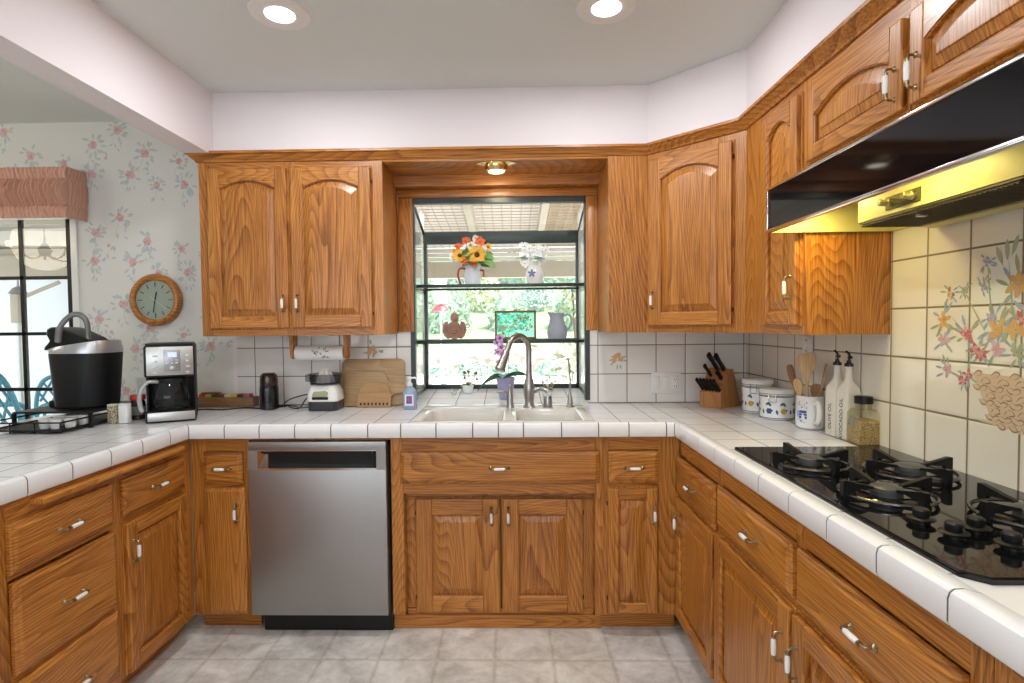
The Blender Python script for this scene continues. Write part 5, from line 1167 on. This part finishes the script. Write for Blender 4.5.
# side patio seen through the left window
struct('wall_patio', MB().box(-9.5, -4.1, 3.6, 3.75, -.06, 2.25), M_STUCCO)
pr = thing('patio_roof', 'sloping pale timber patio roof with beams beyond the left window', 'patio roof', (-5.5, 2, 2.4))
MB().prism([(.3, 2.75), (4.0, 2.25), (4.0, 2.3), (.3, 2.8)], -9.5, -3.15, 'x').build('roof_boards', M_PALE, pr, world=True, smooth=False)
for q in range(5):
    y0 = .8+q*.7
    b = MB(); b.loft([[(-9.5, y0, 2.16+.55-(y0)*.135), (-9.5, y0+.09, 2.16+.55-y0*.135), (-9.5, y0+.09, 2.3+.52-y0*.135), (-9.5, y0, 2.3+.52-y0*.135)], [(-3.15, y0-.2, 2.56-y0*.135), (-3.15, y0-.11, 2.56-y0*.135), (-3.15, y0-.11, 2.72-y0*.135), (-3.15, y0-.2, 2.72-y0*.135)]])
    b.build('beam', M_PALE if q % 2 else M_BEIGE, pr, world=True, smooth=False)
MB().box(-9.5, -3.15, 3.45, 3.6, 1.93, 2.2).build('wall_beam', M_BEIGE, pr, world=True)
pl = thing('umbrella_post', 'grey metal umbrella post with a slanting arm outside the left window', 'umbrella post', (-5.40, 3.0, -.06))
MB().tube([(0, 0, 0), (0, 0, 1.55)], .035, 12).build('pole', mat('grey_metal', (.4, .4, .38), .4, .6), pl)
MB().box(-.045, .045, -.06, .03, 1.46, 1.78, .01).build('crank_box', M_BEIGE, pl)
MB().tube([(0, 0, 1.72), (.25, 0, 1.82), (.46, 0, 1.90)], .022, 8).build('arm', M_BEIGE, pl)
MB().lathe([(.09, 1.78), (.05, 1.84), (.012, 1.86), (.008, 1.95)], seg=16).build('finial', mat('grey_cap', (.3, .3, .3), .4, .5), pl)
# blue patio chairs
M_BLUE = mat('blue_resin', (.03, .17, .25), .45)
def chair(loc, rz, label):
    c = thing('patio_chair', label, 'chair', loc, rz)
    b = MB(); b.box(-.26, .26, -.24, .24, .41, .435, .008)
    b.build('seat', M_BLUE, c)
    b = MB(); b.tube(spline([(-.27, .24, .42), (-.28, .30, .7), (-.2, .35, .93), (0, .37, .97), (.2, .35, .93), (.28, .30, .7), (.27, .24, .42)], 6), .018, 8)
    for s in (-1, 1):
        for q in range(-5, 6):
            pts = [(q*.09+s*t2*.26-s*.13, .25+.10*t2, .45+.48*t2) for t2 in (0, .2, .4, .6, .8, 1)]
            pts = [p for p in pts if abs(p[0]) < .27]
            if len(pts) > 1: b.tube(pts, .010, 6)
    b.build('backrest', M_BLUE, c)
    for s in (-1, 1):
        MB().tube(spline([(s*.28, .28, .62), (s*.31, .05, .66), (s*.31, -.2, .64), (s*.29, -.27, .55)], 5), .02, 8).build('armrest', M_BLUE, c)
        MB().tube([(s*.29, -.27, .56), (s*.27, -.24, .2), (s*.28, -.26, 0)], .02, 8).build('leg', M_BLUE, c)
        MB().tube([(s*.26, .22, .42), (s*.27, .27, .2), (s*.28, .30, 0)], .02, 8).build('leg', M_BLUE, c)
chair((-3.80, 1.28, .07), math.radians(172), 'blue lattice-back patio chair, the taller one at the left window edge')
chair((-4.2, 2.35, -.06), math.radians(205), 'blue patio chair nearer the coffee machine, arm towards the glass')
struct('ground_terrace', MB().box(-6.5, -3.3, .75, 1.75, -.06, .07), M_CONC)
# white slat chair on the bright patio
c = thing('deck_chair', 'pale blue-grey reclining deck chair out on the bright patio', 'chair', (-1.62, 8.6, -.06), math.radians(-70))
for x in (-.26, .26): MB().tube([(x, -.5, 0), (x, .1, .35), (x, .62, .95)], .03, 8).build('side_rail', mat('chair_grey', (.3, .34, .38), .6), c); MB().tube([(x, .35, 0), (x, .0, .3)], .025, 8).build('leg', mat('chair_grey2', (.3, .34, .38), .6), c)
b = MB()
for q in range(9): t2 = q/8; b.box(-.26, .26, .1+.52*t2-.02, .1+.52*t2+.02, .35+.6*t2, .37+.6*t2)
b.build('slatted_back', mat('chair_grey3', (.36, .4, .44), .6), c)
# bird feeder seen at the upper left of the window
c = thing('bird_feeder', 'white post bird feeder with a red dish at the left of the garden view', 'bird feeder', (-1.55, 9.0, -.06))
MB().tube([(0, 0, 0), (0, 0, 1.72)], .018, 8).box(-.13, .13, -.13, .13, 1.86, 2.4, .02).build('post', M_WHITE, c)
MB().lathe([(.2, 1.70), (.19, 1.72), (.14, 1.79), (.09, 1.83), (.001, 1.85)], seg=24).build('red_dish', mat('feeder_red', (.5, .02, .04), .4), c)
